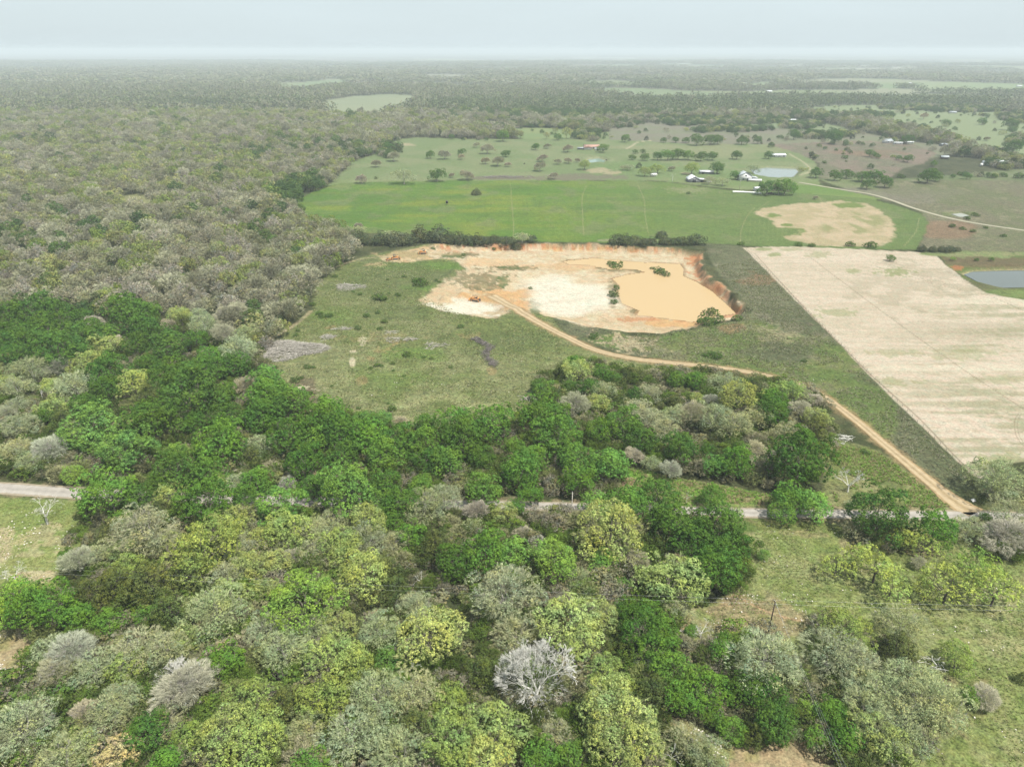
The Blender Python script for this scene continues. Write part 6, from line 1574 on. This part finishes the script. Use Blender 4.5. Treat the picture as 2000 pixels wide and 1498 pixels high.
stones(np.concatenate(d__), 0.1, 0.3, "small pale stones scattered in the cleared pasture")

def tufts(P, hmin, hmax, label, cols, blades=9):
    n = len(P); x, y = P[:, 0], P[:, 1]; z = hgt(x, y)
    h = rg.uniform(hmin, hmax, n)
    a = rg.uniform(0, 6.28, (n, blades)); r0 = rg.uniform(0, 0.5, (n, blades)) * h[:, None]; sp = rg.uniform(0.3, 0.9, (n, blades)) * h[:, None]
    bx = x[:, None] + np.cos(a) * r0; by = y[:, None] + np.sin(a) * r0; w = 0.10 * h[:, None] + 0.03
    V = np.stack([np.stack([bx - np.sin(a) * w, by + np.cos(a) * w, z[:, None] + 0 * a - 0.02], 2), np.stack([bx + np.sin(a) * w, by - np.cos(a) * w, z[:, None] + 0 * a - 0.02], 2),
                  np.stack([bx + np.cos(a) * sp, by + np.sin(a) * sp, z[:, None] + h[:, None] * rg.uniform(0.6, 1.1, (n, blades))], 2)], 2).reshape(-1, 3)
    c = np.array([lin(q) for q in cols]) * KL; c = c[rg.integers(0, len(c), n)] * rg.uniform(0.75, 1.2, (n, 1))
    C_ = np.repeat(c, blades * 3, 0)
    F = np.arange(n * blades * 3).reshape(-1, 3)
    o = link("rough_grass", mesh_np("rough_grass", V, [F], C_, LEAF)); o.color = (1, 1, 1, 1); tag(o, label, "grass", None, "stuff")
def many(P, n, k, lo=0.45):
    W = np.array(WP(P)); x = rg.uniform(W[:, 0].min(), W[:, 0].max(), n * 5); y = rg.uniform(W[:, 1].min(), W[:, 1].max(), n * 5)
    m_ = (poly_sd(x, y, W, 5) > 0) & (fbm(x, y, 9, k, 3) > lo) & (line_d(x, y, TRACK, 12) > 3.5) & (line_d(x, y, ROAD, 12) > 4); return np.stack([x[m_], y[m_]], 1)[:n]
tufts(many(PR, 5000, 21), 0.14, 0.36, "uneven grass of the lower pasture", [(166, 176, 108), (146, 164, 92), (184, 182, 132), (128, 148, 80)])
CPOLY = [(505, 700), (560, 655), (620, 600), (660, 540), (760, 510), (860, 520), (830, 580), (960, 630), (1060, 640), (1150, 700), (1050, 745), (1060, 800), (900, 835), (640, 810), (560, 750)]
tufts(many(CPOLY, 12000, 22, 0.42), 0.22, 0.6, "rough grass tussocks of the cleared pasture", [(168, 170, 120), (144, 160, 96), (188, 184, 140), (130, 142, 88), (114, 126, 76)], 6)
SPOLY = [(1400, 520), (1470, 505), (1600, 640), (1740, 780), (1890, 930), (1890, 985), (1790, 900), (1660, 805), (1530, 735), (1240, 690), (1200, 662), (1440, 630), (1460, 600)]
tufts(many(SPOLY, 11000, 23, 0.4), 0.25, 0.7, "grey and green weeds of the rough strip", [(158, 156, 126), (136, 146, 98), (170, 166, 140), (120, 130, 84)], 6)
tufts(np.concatenate([many([(1210, 912), (1330, 935), (1440, 955), (1500, 965), (1560, 998), (1400, 990), (1235, 985)], 1600, 24, 0.4), many([(1640, 870), (1720, 885), (1860, 990), (1640, 996), (1610, 930)], 3000, 25, 0.4)]), 0.25, 0.7,
      "rank grass of the roadside clearings", [(146, 184, 84), (170, 180, 112), (130, 162, 76), (176, 160, 124)])
tufts(many([(-50, 975), (165, 982), (150, 1060), (120, 1130), (-50, 1140)], 1500, 26, 0.4), 0.12, 0.3, "short grass of the stony lawn", [(142, 164, 84), (158, 166, 104)])

# ------------------------------------------------------------------ the air
hb = MB(); hb.box((0, 0, 42), (76000, 76000, 200))
hm = bpy.data.materials.new("hazy_air"); hm.use_nodes = True
n, l = hm.node_tree.nodes, hm.node_tree.links
n.clear(); o_ = n.new("ShaderNodeOutputMaterial"); pv = n.new("ShaderNodeVolumePrincipled")
pv.inputs["Color"].default_value = (0.78, 0.87, 0.91, 1); pv.inputs["Density"].default_value = 1.45e-4; pv.inputs["Anisotropy"].default_value = 0.0
l.new(pv.outputs[0], o_.inputs["Volume"])
ho = hb.build("haze", hm); tag(ho, kind="stuff")
